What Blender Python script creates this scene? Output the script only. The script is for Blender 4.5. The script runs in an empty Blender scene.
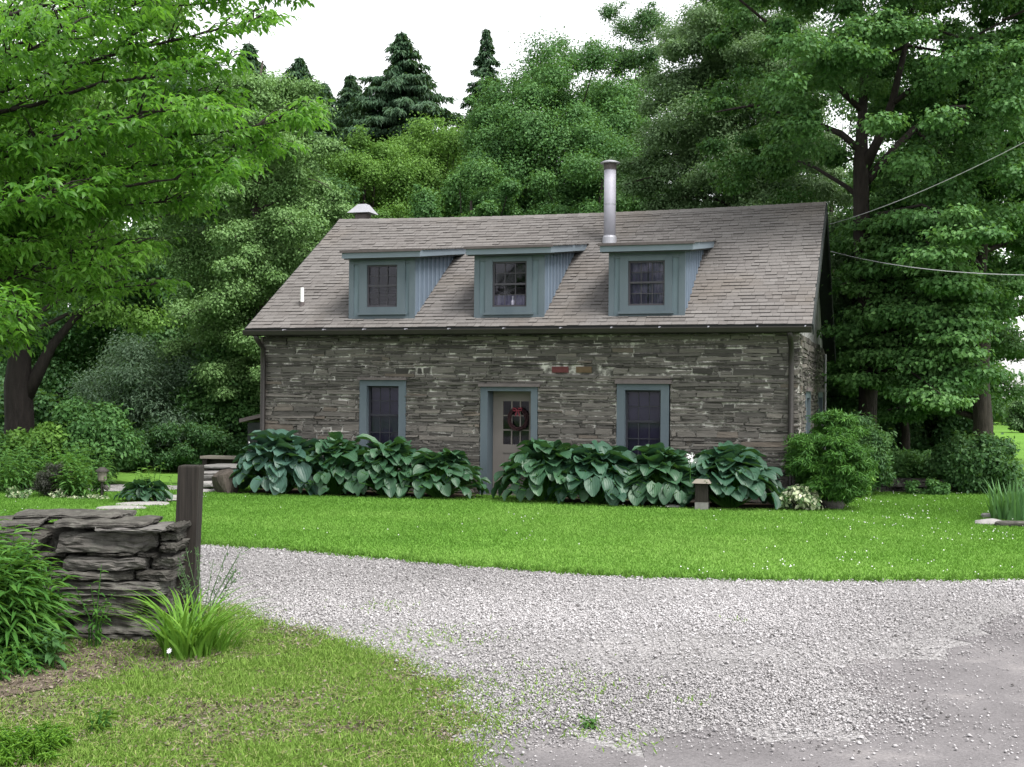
import bpy, bmesh, math, random
import numpy as np
from mathutils import Matrix, Vector

random.seed(7)
RNG = np.random.default_rng(11)
scene = bpy.context.scene
COL = scene.collection
PI = math.pi

# ------------------------------------------------------------------ camera
YAW, PITCH, ROLL, FPX = -0.297, 0.007, 0.008, 1250.0
CAM = np.array([11.732, -21.81, 1.92])
_fw = np.array([math.sin(YAW)*math.cos(PITCH), math.cos(YAW)*math.cos(PITCH), math.sin(PITCH)])
_r0 = np.array([math.cos(YAW), -math.sin(YAW), 0.0]); _u0 = np.cross(_r0, _fw)
_rt = math.cos(ROLL)*_r0 + math.sin(ROLL)*_u0
_up = -math.sin(ROLL)*_r0 + math.cos(ROLL)*_u0
cd = bpy.data.cameras.new("camera"); cam = bpy.data.objects.new("camera", cd); COL.objects.link(cam)
M = Matrix(((_rt[0], _up[0], -_fw[0], CAM[0]), (_rt[1], _up[1], -_fw[1], CAM[1]),
            (_rt[2], _up[2], -_fw[2], CAM[2]), (0, 0, 0, 1)))
cam.matrix_world = M
cd.sensor_width = 36.0; cd.lens = FPX/1024*36.0; cd.clip_start = 0.05; cd.clip_end = 2000
scene.camera = cam

FH = np.array([math.sin(YAW), math.cos(YAW)]); RH = np.array([math.cos(YAW), -math.sin(YAW)])
def at(px, depth):
    """ground point (x, y) that stands depth metres away in the direction of photo column px"""
    p = CAM[:2] + FH*depth + RH*(px-512)/FPX*depth
    return float(p[0]), float(p[1])
def zat(py, depth, px=512):
    """height of photo row py at that distance"""
    return CAM[2] + (392.2 + 0.008*(px-512) - py)*depth/FPX
def gnd(px, py):
    r = _fw + _rt*(px-512)/FPX - _up*(py-383.5)/FPX
    t = -CAM[2]/r[2]
    p = CAM + r*t
    return float(p[0]), float(p[1])

# ------------------------------------------------------------------ materials
def new_mat(name):
    m = bpy.data.materials.new(name); m.use_nodes = True
    nt = m.node_tree; nt.nodes.clear()
    out = nt.nodes.new("ShaderNodeOutputMaterial")
    return m, nt, out
def N(nt, t, **kw):
    n = nt.nodes.new(t)
    for k, v in kw.items():
        if k in n.inputs.keys() if hasattr(n.inputs, 'keys') else False: n.inputs[k].default_value = v
        else: setattr(n, k, v)
    return n
def rgba(c): return (c[0], c[1], c[2], 1.0)
def ramp(nt, stops):
    r = nt.nodes.new("ShaderNodeValToRGB")
    els = r.color_ramp.elements
    while len(els) < len(stops): els.new(0.5)
    for e, (p, c) in zip(els, stops): e.position = p; e.color = rgba(c)
    return r
def noise(nt, scale, detail=4, rough=.55, vec=None, stretch=None, coord='Object'):
    n = nt.nodes.new("ShaderNodeTexNoise"); n.inputs['Scale'].default_value = scale
    n.inputs['Detail'].default_value = detail; n.inputs['Roughness'].default_value = rough
    tc = nt.nodes.new("ShaderNodeTexCoord")
    if stretch:
        mp = nt.nodes.new("ShaderNodeMapping"); mp.inputs['Scale'].default_value = stretch
        nt.links.new(tc.outputs[coord], mp.inputs['Vector']); nt.links.new(mp.outputs[0], n.inputs['Vector'])
    else: nt.links.new(tc.outputs[coord], n.inputs['Vector'])
    return n
def mix(nt, a, b, f, mode='MIX'):
    m = nt.nodes.new("ShaderNodeMix"); m.data_type = 'RGBA'; m.blend_type = mode
    for s, v in ((m.inputs[6], a), (m.inputs[7], b)):
        if isinstance(v, tuple): s.default_value = rgba(v)
        else: nt.links.new(v, s)
    if isinstance(f, (int, float)): m.inputs[0].default_value = f
    else: nt.links.new(f, m.inputs[0])
    return m.outputs[2]
def principled(nt, out, base, rough=.7, spec=.3, metal=0., bump=None, bstr=.3, bdist=.02):
    b = nt.nodes.new("ShaderNodeBsdfPrincipled")
    if isinstance(base, tuple): b.inputs['Base Color'].default_value = rgba(base)
    else: nt.links.new(base, b.inputs['Base Color'])
    b.inputs['Roughness'].default_value = rough; b.inputs['Metallic'].default_value = metal
    b.inputs['Specular IOR Level'].default_value = spec
    if bump is not None:
        bn = nt.nodes.new("ShaderNodeBump"); bn.inputs['Strength'].default_value = bstr; bn.inputs['Distance'].default_value = bdist
        nt.links.new(bump, bn.inputs['Height']); nt.links.new(bn.outputs[0], b.inputs['Normal'])
    nt.links.new(b.outputs[0], out.inputs[0])
    return b
def attr(nt, name):
    a = nt.nodes.new("ShaderNodeAttribute"); a.attribute_name = name; return a.outputs['Fac']

def mat_leaf(name, stops, trans=.35, tcol=None, rough=.55, spec=.25):
    """leaf: colour chosen per leaf by its own tone, part of the light comes through"""
    m, nt, out = new_mat(name)
    r = ramp(nt, stops); nt.links.new(attr(nt, 'tone'), r.inputs[0])
    b = nt.nodes.new("ShaderNodeBsdfPrincipled"); nt.links.new(r.outputs[0], b.inputs['Base Color'])
    b.inputs['Roughness'].default_value = rough; b.inputs['Specular IOR Level'].default_value = spec
    t = nt.nodes.new("ShaderNodeBsdfTranslucent")
    c = mix(nt, r.outputs[0], tcol or (.16, .30, .02), .45); nt.links.new(c, t.inputs[0])
    ms = nt.nodes.new("ShaderNodeMixShader"); ms.inputs[0].default_value = trans
    nt.links.new(b.outputs[0], ms.inputs[1]); nt.links.new(t.outputs[0], ms.inputs[2]); nt.links.new(ms.outputs[0], out.inputs[0])
    return m
def mat_tone(name, stops, rough=.8, spec=.2, nscale=12, namt=.35, stretch=None, bstr=.4, bdist=.01, wear=None):
    """colour by the piece's own tone, broken by noise"""
    m, nt, out = new_mat(name)
    r = ramp(nt, stops); nt.links.new(attr(nt, 'tone'), r.inputs[0])
    n = noise(nt, nscale, 6, .65, stretch=stretch)
    g = ramp(nt, [(.25, (.45, .45, .45)), (.75, (1.45, 1.45, 1.45))]); nt.links.new(n.outputs[0], g.inputs[0])
    c = mix(nt, r.outputs[0], g.outputs[0], namt, 'MULTIPLY')
    if wear:
        n2 = noise(nt, wear[1], 4, .6); rr = ramp(nt, [(.5, (0, 0, 0)), (.72, (1, 1, 1))]); nt.links.new(n2.outputs[0], rr.inputs[0])
        mm = nt.nodes.new("ShaderNodeMath"); mm.operation = 'MULTIPLY'; mm.inputs[1].default_value = wear[2]
        nt.links.new(rr.outputs[0], mm.inputs[0]); c = mix(nt, c, wear[0], mm.outputs[0])
    principled(nt, out, c, rough, spec, bump=n.outputs[0], bstr=bstr, bdist=bdist)
    return m
def mat_plain(name, c, rough=.6, spec=.3, metal=0., nscale=8, namt=.2, stretch=None, bstr=.15, c2=None):
    m, nt, out = new_mat(name)
    n = noise(nt, nscale, 5, .6, stretch=stretch)
    rr = ramp(nt, [(.3, c), (.7, c2 or tuple(min(1, v*(1+namt)) for v in c))]); nt.links.new(n.outputs[0], rr.inputs[0])
    principled(nt, out, rr.outputs[0], rough, spec, metal, bump=n.outputs[0], bstr=bstr, bdist=.005)
    return m

MT = {}
MT['stone'] = mat_tone('field_stone', [(0, (.044, .041, .038)), (.3, (.088, .082, .075)), (.55, (.122, .113, .103)), (.85, (.160, .147, .131)), (1, (.130, .110, .093))],
                       nscale=5, namt=.6, stretch=(1, 1, 5), bstr=.7, bdist=.02)
MT['brick'] = mat_plain('red_brick', (.085, .026, .027), .85, nscale=20, namt=.5)
MT['ochre'] = mat_plain('ochre_stone', (.085, .058, .034), .85, nscale=20, namt=.5)
def _mortar():
    m, nt, out = new_mat('lime_mortar')
    n = noise(nt, 3.2, 5, .7); r = ramp(nt, [(.44, (.078, .074, .068)), (.51, (.20, .19, .175)), (.60, (.50, .485, .45))])
    nt.links.new(n.outputs[0], r.inputs[0]); n2 = noise(nt, 40, 3)
    principled(nt, out, r.outputs[0], .95, .1, bump=n2.outputs[0], bstr=.6); return m
MT['mortar'] = _mortar()
MT['shingle'] = mat_tone('asphalt_shingle', [(0, (.092, .085, .082)), (.35, (.130, .121, .117)), (.7, (.152, .143, .139)), (1, (.178, .168, .163))], rough=.95, spec=.1,
                         nscale=30, namt=.35, bstr=.5, bdist=.006, wear=((.125, .102, .078), .55, .35))
MT['shingle_edge'] = mat_plain('shingle_edge_shadow_line', (.060, .055, .053), .95, .1, nscale=30, namt=.4)  # dark cut edge; its colour also carries the shadow line of each course
MT['trim'] = mat_plain('blue_grey_paint', (.070, .093, .111), .6, .3, nscale=3, c2=(.092, .117, .136), stretch=(1, 1, .3))
MT['trim_dark'] = mat_plain('weathered_cap_wood', (.10, .085, .085), .8, nscale=9, namt=.4)
MT['panel'] = mat_plain('lighter_blue_grey_board', (.085, .118, .138), .6, nscale=3, c2=(.11, .148, .17), stretch=(1, 1, .3))
MT['fascia'] = mat_plain('pale_blue_grey_paint', (.135, .165, .195), .6, nscale=3, namt=.12)
MT['cheek'] = mat_plain('grey_blue_board', (.105, .135, .175), .65, nscale=4, namt=.2, stretch=(1, 1, .2))
MT['batten'] = mat_plain('grey_blue_batten', (.145, .182, .235), .65, nscale=4, namt=.15)
MT['gutter'] = mat_plain('brown_gutter_metal', (.018, .015, .014), .5, .4, nscale=5, namt=.3)
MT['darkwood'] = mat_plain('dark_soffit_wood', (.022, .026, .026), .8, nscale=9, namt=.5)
MT['greyboard'] = mat_plain('grey_barn_board', (.20, .20, .20), .85, nscale=8, namt=.5, stretch=(1, 1, .1))
MT['white'] = mat_plain('white_paint', (.72, .72, .72), .5, nscale=6, namt=.08)
MT['galv'] = mat_plain('galvanised_steel', (.30, .295, .34), .6, .4, .12, nscale=5, namt=.2)
MT['capmetal'] = mat_plain('dull_sheet_metal', (.30, .30, .33), .5, .5, .3, nscale=5, namt=.2)
MT['rustcap'] = mat_plain('sooty_steel', (.06, .05, .05), .7, nscale=9, namt=.5)
MT['door'] = mat_plain('taupe_door_paint', (.165, .148, .138), .6, nscale=4, namt=.12)
MT['sash'] = mat_plain('dark_sash_paint', (.022, .023, .031), .6, nscale=6, namt=.2)
MT['dormsash'] = mat_plain('mauve_grey_sash_paint', (.040, .038, .046), .6, nscale=6, namt=.2)
MT['interior'] = mat_plain('dark_room_shade', (.020, .019, .024), .9, nscale=2, namt=.3)  # near black: the shade of the unlit rooms is put into the colour
MT['pane_back'] = mat_plain('dusky_pane_backing', (.075, .075, .105), .9, .1, nscale=3, namt=.5)  # tone of the board added behind the ground floor glass
MT['curtain'] = mat_plain('lilac_curtain', (.115, .115, .15), .9, nscale=16, namt=.5, stretch=(1, 1, .15))
MT['bark'] = mat_tone('rough_bark', [(0, (.014, .011, .010)), (1, (.050, .041, .035))], nscale=13, namt=1., stretch=(1, 1, .22), bstr=1.0, bdist=.05)
MT['bark_pale'] = mat_tone('grey_bark', [(0, (.030, .025, .022)), (1, (.075, .063, .054))], nscale=13, namt=1., stretch=(1, 1, .22), bstr=1.0, bdist=.05)
MT['tie'] = mat_plain('old_timber', (.009, .0075, .0065), .9, nscale=42, c2=(.031, .026, .022), stretch=(1, 1, .035), bstr=1.)
MT['plank'] = mat_plain('silvered_plank', (.15, .135, .115), .9, nscale=10, namt=.5, stretch=(.15, 1, 1), bstr=.4)
MT['flag'] = mat_tone('bluestone', [(0, (.10, .097, .095)), (1, (.27, .26, .255))], nscale=9, namt=.5, bstr=.5)
MT['wallstone'] = mat_tone('mossy_wall_stone', [(0, (.026, .024, .021)), (.5, (.058, .054, .048)), (1, (.125, .118, .113))], nscale=11, namt=1., stretch=(1, 1, 2.2), bstr=.9, bdist=.02, wear=((.15, .15, .13), 9.0, .65))
MT['red'] = mat_plain('red_ribbon', (.15, .016, .030), .5, nscale=20, namt=.4)
MT['twig'] = mat_plain('vine_twig', (.028, .012, .014), .9, nscale=20, namt=.4)
MT['petal'] = mat_plain('white_petal', (.75, .73, .76), .7, nscale=20, namt=.1)
MT['cable'] = mat_plain('grey_cable', (.42, .42, .44), .6, nscale=5, namt=.1)
MT['blackmetal'] = mat_plain('dark_lamp_metal', (.03, .027, .024), .6, nscale=9, namt=.4)
def _glass():
    m, nt, out = new_mat('window_glass')
    g = nt.nodes.new("ShaderNodeBsdfGlossy"); g.inputs['Roughness'].default_value = .04; g.inputs['Color'].default_value = (.75, .75, .85, 1)
    t = nt.nodes.new("ShaderNodeBsdfTransparent"); t.inputs['Color'].default_value = (.72, .70, .80, 1)
    fr = nt.nodes.new("ShaderNodeFresnel"); fr.inputs['IOR'].default_value = 1.5
    ms = nt.nodes.new("ShaderNodeMixShader"); nt.links.new(fr.outputs[0], ms.inputs[0]); nt.links.new(t.outputs[0], ms.inputs[1]); nt.links.new(g.outputs[0], ms.inputs[2])
    nt.links.new(ms.outputs[0], out.inputs[0]); return m
MT['glass'] = _glass()

# leaves: real-world foliage albedos
def L3(a, b, c): return [(0, a), (.5, b), (1, c)]
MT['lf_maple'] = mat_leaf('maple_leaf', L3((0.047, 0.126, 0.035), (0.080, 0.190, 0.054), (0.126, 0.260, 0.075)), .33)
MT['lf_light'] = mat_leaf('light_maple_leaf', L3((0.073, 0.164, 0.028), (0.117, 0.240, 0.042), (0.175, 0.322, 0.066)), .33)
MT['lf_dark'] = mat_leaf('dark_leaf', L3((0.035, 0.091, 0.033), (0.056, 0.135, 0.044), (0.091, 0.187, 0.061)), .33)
MT['lf_beech'] = mat_leaf('beech_leaf', L3((0.070, 0.152, 0.044), (0.117, 0.228, 0.070), (0.175, 0.304, 0.108)), .33)
MT['lf_grey'] = mat_leaf('grey_green_leaf', L3((0.070, 0.140, 0.058), (0.115, 0.199, 0.088), (0.170, 0.269, 0.129)), .33)
MT['lf_silver'] = mat_leaf('silver_willow_leaf', L3((.058, .110, .062), (.092, .155, .094), (.140, .210, .135)), .28)
MT['lf_near'] = mat_leaf('bright_leaflet', L3((.048, .145, .018), (.082, .215, .026), (.135, .29, .042)), .52, (.20, .46, .03), rough=.42, spec=.35)
MT['lf_spruce'] = mat_leaf('spruce_needle', L3((.020, .055, .028), (.034, .080, .038), (.056, .115, .054)), .15)
MT['lf_yew'] = mat_leaf('yew_needle', L3((.022, .075, .014), (.045, .135, .020), (.085, .21, .03)), .2)
MT['lf_fern'] = mat_leaf('fern_frond', L3((.04, .10, .03), (.065, .16, .035), (.10, .21, .05)), .35)
MT['lf_barberry'] = mat_leaf('dark_shrub_leaf', L3((.020, .022, .020), (.034, .036, .030), (.05, .055, .04)), .2)
MT['lf_varieg'] = mat_leaf('cream_edged_leaf', [(0, (.07, .14, .05)), (.35, (.12, .20, .09)), (.55, (.45, .50, .32)), (1, (.62, .64, .48))], .25)
MT['lf_perennial'] = mat_leaf('lance_leaf', L3((.032, .10, .020), (.06, .17, .030), (.11, .24, .05)), .4)
MT['lf_blade'] = mat_leaf('strap_leaf', L3((.07, .17, .018), (.11, .25, .028), (.18, .34, .05)), .4)
MT['lf_iris'] = mat_leaf('iris_sword', L3((.06, .15, .05), (.09, .20, .075), (.13, .26, .10)), .3)
MT['grass'] = mat_leaf('lawn_grass', [(0, (.078, .175, .026)), (.5, (.125, .260, .042)), (1, (.185, .33, .068))], .3, (.2, .42, .03), rough=.6, spec=.15)
MT['roughgrass'] = mat_leaf('rough_grass', [(0, (.11, .20, .035)), (.45, (.18, .31, .055)), (.8, (.27, .40, .095)), (.93, (.34, .37, .15)), (1, (.36, .29, .20))], .3, (.24, .38, .05), rough=.6, spec=.15)

def mat_hosta(name, c1, c2):
    m, nt, out = new_mat(name)
    uv = nt.nodes.new("ShaderNodeUVMap"); sep = nt.nodes.new("ShaderNodeSeparateXYZ"); nt.links.new(uv.outputs[0], sep.inputs[0])
    w = nt.nodes.new("ShaderNodeMath"); w.operation = 'MULTIPLY'; w.inputs[1].default_value = 46.0; nt.links.new(sep.outputs[0], w.inputs[0])
    s = nt.nodes.new("ShaderNodeMath"); s.operation = 'SINE'; nt.links.new(w.outputs[0], s.inputs[0])
    r = ramp(nt, [(0, c1), (1, c2)]); nt.links.new(attr(nt, 'tone'), r.inputs[0])
    n = noise(nt, 9, 4)
    c = mix(nt, r.outputs[0], n.outputs[1], .12, 'SOFT_LIGHT')
    b = principled(nt, out, c, .47, .4, bump=s.outputs[0], bstr=.16, bdist=.008)
    t = nt.nodes.new("ShaderNodeBsdfTranslucent"); t.inputs[0].default_value = (.08, .2, .03, 1)
    ms = nt.nodes.new("ShaderNodeMixShader"); ms.inputs[0].default_value = .14
    nt.links.new(b.outputs[0], ms.inputs[1]); nt.links.new(t.outputs[0], ms.inputs[2]); nt.links.new(ms.outputs[0], out.inputs[0])
    return m
MT['hosta'] = mat_hosta('hosta_leaf', (.017, .056, .028), (.042, .104, .050))
MT['hosta_mid'] = mat_hosta('teal_hosta_leaf', (.018, .060, .036), (.044, .104, .062))
MT['hosta_blue'] = mat_hosta('blue_hosta_leaf', (.026, .070, .052), (.055, .118, .088))

# ------------------------------------------------------------------ mesh helpers
def tag(o, label=None, cat=None, group=None, kind=None):
    if label: o['label'] = label
    if cat: o['category'] = cat
    if group: o['group'] = group
    if kind: o['kind'] = kind
    return o
def empty(name, loc, label, cat, group=None):
    o = bpy.data.objects.new(name, None); COL.objects.link(o); o.location = loc; o.empty_display_size = .2
    return tag(o, label, cat, group)
def link(name, me, parent=None, loc=None):
    o = bpy.data.objects.new(name, me); COL.objects.link(o)
    if parent is not None: o.parent = parent
    if loc is not None: o.location = loc
    return o
def np_mesh(name, V, F, mats, parent=None, tone=None, loc=None, mi=None, smooth=False, uv=None):
    V = np.ascontiguousarray(V, np.float32); F = np.ascontiguousarray(F, np.int32); m, k = F.shape
    me = bpy.data.meshes.new(name)
    me.vertices.add(len(V)); me.vertices.foreach_set('co', V.ravel())
    me.loops.add(m*k); me.loops.foreach_set('vertex_index', F.ravel())
    me.polygons.add(m); me.polygons.foreach_set('loop_start', np.arange(0, m*k, k, dtype=np.int32))
    if smooth: me.polygons.foreach_set('use_smooth', np.ones(m, bool))
    for mt in (mats if isinstance(mats, (list, tuple)) else [mats]): me.materials.append(mt)
    if mi is not None: me.polygons.foreach_set('material_index', np.ascontiguousarray(mi, np.int32))
    me.update(calc_edges=True)
    if tone is not None:
        a = me.attributes.new('tone', 'FLOAT', 'FACE'); a.data.foreach_set('value', np.ascontiguousarray(tone, np.float32))
    if uv is not None:
        l = me.uv_layers.new(name='UVMap'); l.data.foreach_set('uv', np.ascontiguousarray(uv[F.ravel()], np.float32).ravel())
    return link(name, me, parent, loc)

class MB:
    """collects simple solids; build() links them as one mesh object"""
    def __init__(s): s.v = []; s.f = []; s.t = []; s.m = []
    def add(s, vs, fs, tone=.5, mi=0):
        b = len(s.v); s.v += [tuple(map(float, v)) for v in vs]
        for f in fs: s.f.append(tuple(b+i for i in f)); s.t.append(tone); s.m.append(mi)
        return s
    def box(s, x0, x1, y0, y1, z0, z1, tone=.5, mi=0):
        vs = [(x0,y0,z0),(x1,y0,z0),(x1,y1,z0),(x0,y1,z0),(x0,y0,z1),(x1,y0,z1),(x1,y1,z1),(x0,y1,z1)]
        return s.add(vs, HEX, tone, mi)
    def hexa(s, vs, tone=.5, mi=0): return s.add(vs, HEX, tone, mi)
    def prism(s, poly, d, tone=.5, mi=0):
        """poly: list of 3-D points (planar), extruded by vector d"""
        n = len(poly); a = [tuple(p) for p in poly]; b = [tuple(p[i]+d[i] for i in range(3)) for p in poly]
        fs = [tuple(range(n))[::-1], tuple(range(n, 2*n))] + [(i, (i+1) % n, n+(i+1) % n, n+i) for i in range(n)]
        return s.add(a+b, fs, tone, mi)
    def tube(s, pts, rad, sides=8, tone=.5, mi=0, cap=True, wob=0.):
        pts = [Vector(p) for p in pts]; n = len(pts); b = len(s.v)
        if not hasattr(rad, '__len__'): rad = [rad]*n
        ref = None
        for i, p in enumerate(pts):
            d = (pts[min(i+1, n-1)] - pts[max(i-1, 0)]).normalized()
            if ref is None: ref = d.orthogonal().normalized()
            ref = (ref - d*ref.dot(d)).normalized(); q = d.cross(ref)
            for k in range(sides):
                a = 2*PI*k/sides; r = rad[i]*(1+wob*random.uniform(-1, 1))
                s.v.append(tuple(p + ref*math.cos(a)*r + q*math.sin(a)*r))
        for i in range(n-1):
            for k in range(sides):
                s.f.append((b+i*sides+k, b+i*sides+(k+1) % sides, b+(i+1)*sides+(k+1) % sides, b+(i+1)*sides+k)); s.t.append(tone); s.m.append(mi)
        if cap:
            s.f.append(tuple(b+k for k in range(sides))[::-1]); s.f.append(tuple(b+(n-1)*sides+k for k in range(sides))); s.t += [tone]*2; s.m += [mi]*2
        return s
    def build(s, name, mats, parent=None, loc=None, smooth=False, bevel=0):
        me = bpy.data.meshes.new(name); me.from_pydata(s.v, [], s.f)
        for mt in (mats if isinstance(mats, (list, tuple)) else [mats]): me.materials.append(mt)
        me.polygons.foreach_set('material_index', np.array(s.m, np.int32))
        a = me.attributes.new('tone', 'FLOAT', 'FACE'); a.data.foreach_set('value', np.array(s.t, np.float32))
        bm = bmesh.new(); bm.from_mesh(me); bmesh.ops.recalc_face_normals(bm, faces=bm.faces)
        if bevel: bmesh.ops.bevel(bm, geom=list(bm.edges), offset=bevel, segments=1, affect='EDGES')
        bm.to_mesh(me); bm.free()
        if smooth: me.polygons.foreach_set('use_smooth', np.ones(len(me.polygons), bool))
        return link(name, me, parent, loc)
HEX = [(3,2,1,0),(4,5,6,7),(0,1,5,4),(1,2,6,5),(2,3,7,6),(3,0,4,7)]

def unit(a): return a/np.maximum(np.linalg.norm(a, axis=-1, keepdims=True), 1e-9)
def rdir(n, rng=RNG): return unit(rng.normal(size=(n, 3)))

def leaf_arrays(P, A, Nn, l, w, tone, fold=.18, droop=.12, six=False):
    """P base points, A axis, Nn face normal -> verts, tris, face tones (leaf with a folded midrib)"""
    n = len(P); A = unit(A); S = unit(np.cross(A, Nn)); Nn = np.cross(S, A)
    l = np.broadcast_to(np.asarray(l, float), (n,))[:, None]; w = np.broadcast_to(np.asarray(w, float), (n,))[:, None]
    if not six:
        V = np.stack([P, P+A*l*.45+S*w*.5+Nn*w*fold, P+A*l-Nn*l*droop, P+A*l*.45-S*w*.5+Nn*w*fold], 1).reshape(-1, 3)
        F = (np.arange(n)*4)[:, None, None] + np.array([[0, 1, 2], [0, 2, 3]])[None]
        return V, F.reshape(-1, 3), np.repeat(tone, 2)
    V = np.stack([P, P+A*l*.28+S*w*.46+Nn*w*fold, P+A*l*.62+S*w*.42+Nn*(w*fold-l*droop*.35), P+A*l-Nn*l*droop,
                  P+A*l*.62-S*w*.42+Nn*(w*fold-l*droop*.35), P+A*l*.28-S*w*.46+Nn*w*fold, P+A*l*.5-Nn*l*droop*.2], 1).reshape(-1, 3)
    F = (np.arange(n)*7)[:, None, None] + np.array([[0, 1, 6], [1, 2, 6], [2, 3, 6], [3, 4, 6], [4, 5, 6], [5, 0, 6]])[None]
    return V, F.reshape(-1, 3), np.repeat(tone, 6)
def join(parts):
    Vs, Fs, Ts = [], [], []; b = 0
    for V, F, T in parts: Vs.append(V); Fs.append(F+b); Ts.append(T); b += len(V)
    return np.concatenate(Vs), np.concatenate(Fs), np.concatenate(Ts)

def clump_leaves(C, R, n, ll, lw, rng, flat=.8, up=.7, tonec=None, six=False, droop=.25, tj=.22):
    """C (k,3) clump centres, R (k,) radii, n leaves in each"""
    k = len(C); D = rdir(k*n, rng); rad = rng.random(k*n)**.45*rng.lognormal(-.03, .22, k*n)
    Rr = np.repeat(R, n)[:, None]; P = np.repeat(C, n, 0) + D*rad[:, None]*Rr*np.array([1, 1, flat])
    Nn = unit(D*np.array([.9, .9, .7]) + np.array([0, 0, up*.8]) + rng.normal(size=(k*n, 3))*.52)
    A = unit(D*np.array([1, 1, .2]) + rng.normal(size=(k*n, 3))*.7 + np.array([0, 0, -droop])); A = unit(A - Nn*np.sum(A*Nn, 1, keepdims=True))
    if tonec is None: tonec = rng.normal(.5, .12, k)
    tone = np.clip(np.repeat(tonec, n) + rng.normal(0, tj, k*n), 0, 1)
    sz = rng.uniform(.7, 1.25, k*n)
    return leaf_arrays(P, A, Nn, ll*sz, lw*sz, tone, six=six)

def lumpy(D, rng, amp=.22, k=9):
    """irregular outline: bumps on a sphere of directions"""
    q = rdir(k, rng); s = np.zeros(len(D))
    for i in range(k): s += np.exp(-(1-D@q[i])*6)*rng.uniform(-.6, 1.)
    return 1 + amp*s

# ------------------------------------------------------------------ trees
def trunk_mesh(root, h, r, bark, rng, targets=(), lean=(0, 0), name='trunk', tone=.5, wob=.08, sides=10, fork=.35):
    m = MB(); pts = []; n = 9
    for i in range(n):
        t = i/(n-1); pts.append((lean[0]*t+rng.normal(0, r*.18)*(t > 0), lean[1]*t+rng.normal(0, r*.18)*(t > 0), h*t))
    rad = [r*(1.35 if i == 0 else 1.05 if i == 1 else 1)*(1-.8*(i/(n-1))) for i in range(n)]
    m.tube([(p[0], p[1], p[2]-.1 if i == 0 else p[2]) for i, p in enumerate(pts)], rad, sides, tone, wob=wob)
    for T in targets:
        T = np.array(T, float)
        t0 = np.clip(T[2]/h*.72 - .05, fork, .92); i0 = t0*(n-1); a = int(i0); f = i0-a
        P0 = np.array(pts[a])*(1-f)+np.array(pts[min(a+1, n-1)])*f; r0 = (rad[a]*(1-f)+rad[min(a+1, n-1)]*f)*.55
        mid = P0*.5+T*.5 + np.array([rng.normal(0, .12), rng.normal(0, .12), -.04*np.linalg.norm(T-P0)])*1.0
        q = P0*.8+mid*.2
        m.tube([P0, q, mid, mid*.45+T*.55+rng.normal(0, .06, 3), T], [r0, r0*.85, r0*.55, r0*.35, .012], 5, tone, cap=False)
    return m.build(name, bark, root, smooth=True)

def broad_tree(label, px, depth, top, halfw, low, leaf, seed, group=None, name='broadleaf_tree', cat='tree', nclump=85, nleaf=520, ll=.16, lw=.11, flat=.8, squash=1.0,
               hollow=.5, trunk_r=.2, bark='bark', lean=0., deep=1.0, cr=.24, tj=.2, tonec=.5, amp=.22, tmid=.5):
    rng = np.random.default_rng(seed); x, y = at(px, depth)
    zt, zb = zat(top, depth, px), max(.4, zat(low, depth, px)); R = halfw*depth/FPX
    root = empty(name, (x, y, 0), label, cat, group)
    cz = zb+(zt-zb)*tmid
    D = rdir(nclump, rng); D[:, 2] = np.where(rng.random(nclump) < .25, -np.abs(D[:, 2])*.7, D[:, 2])
    rr = (hollow + (1-hollow)*rng.random(nclump)**.6)*lumpy(D, rng, amp)
    up_, dn_ = zt-cz, cz-zb
    C = np.stack([D[:, 0]*rr*R, D[:, 1]*rr*R*deep, cz+D[:, 2]*rr*np.where(D[:, 2] > 0, up_, dn_)*squash], 1)*np.array([1, 1, 1.])
    C[:, 0] += lean*(C[:, 2]-cz)
    crr = cr*R*rng.uniform(.65, 1.35, nclump)
    C[:, 2] = np.minimum(C[:, 2], zt-crr*.7*flat)
    parts = [clump_leaves(C, crr, nleaf, ll, lw, rng, flat, tonec=np.clip(rng.normal(tonec, .13, nclump), 0, 1), tj=tj)]
    # loose stray sprays round the outline
    k = nclump; D2 = rdir(k, rng); D2[:, 2] = np.abs(D2[:, 2])*1.0-.25
    C2 = C[rng.integers(0, nclump, k)] + unit(D2)*crr.mean()*1.05
    parts.append(clump_leaves(C2, crr.mean()*rng.uniform(.2, .5, k), nleaf//10, ll, lw, rng, flat, tonec=np.full(k, tonec), tj=tj))
    V, F, T = join(parts); ok = np.repeat(V.reshape(-1, 4, 3)[:, 0, 2] > .05, 2)
    np_mesh('crown', V, F[ok], MT[leaf], root, T[ok])
    idx = rng.permutation(nclump)[:22]
    trunk_mesh(root, cz+up_*.55, trunk_r, MT[bark], rng, [C[i] for i in idx], fork=min(.35, max(.12, zb/(cz+up_*.55))))
    return root

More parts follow.
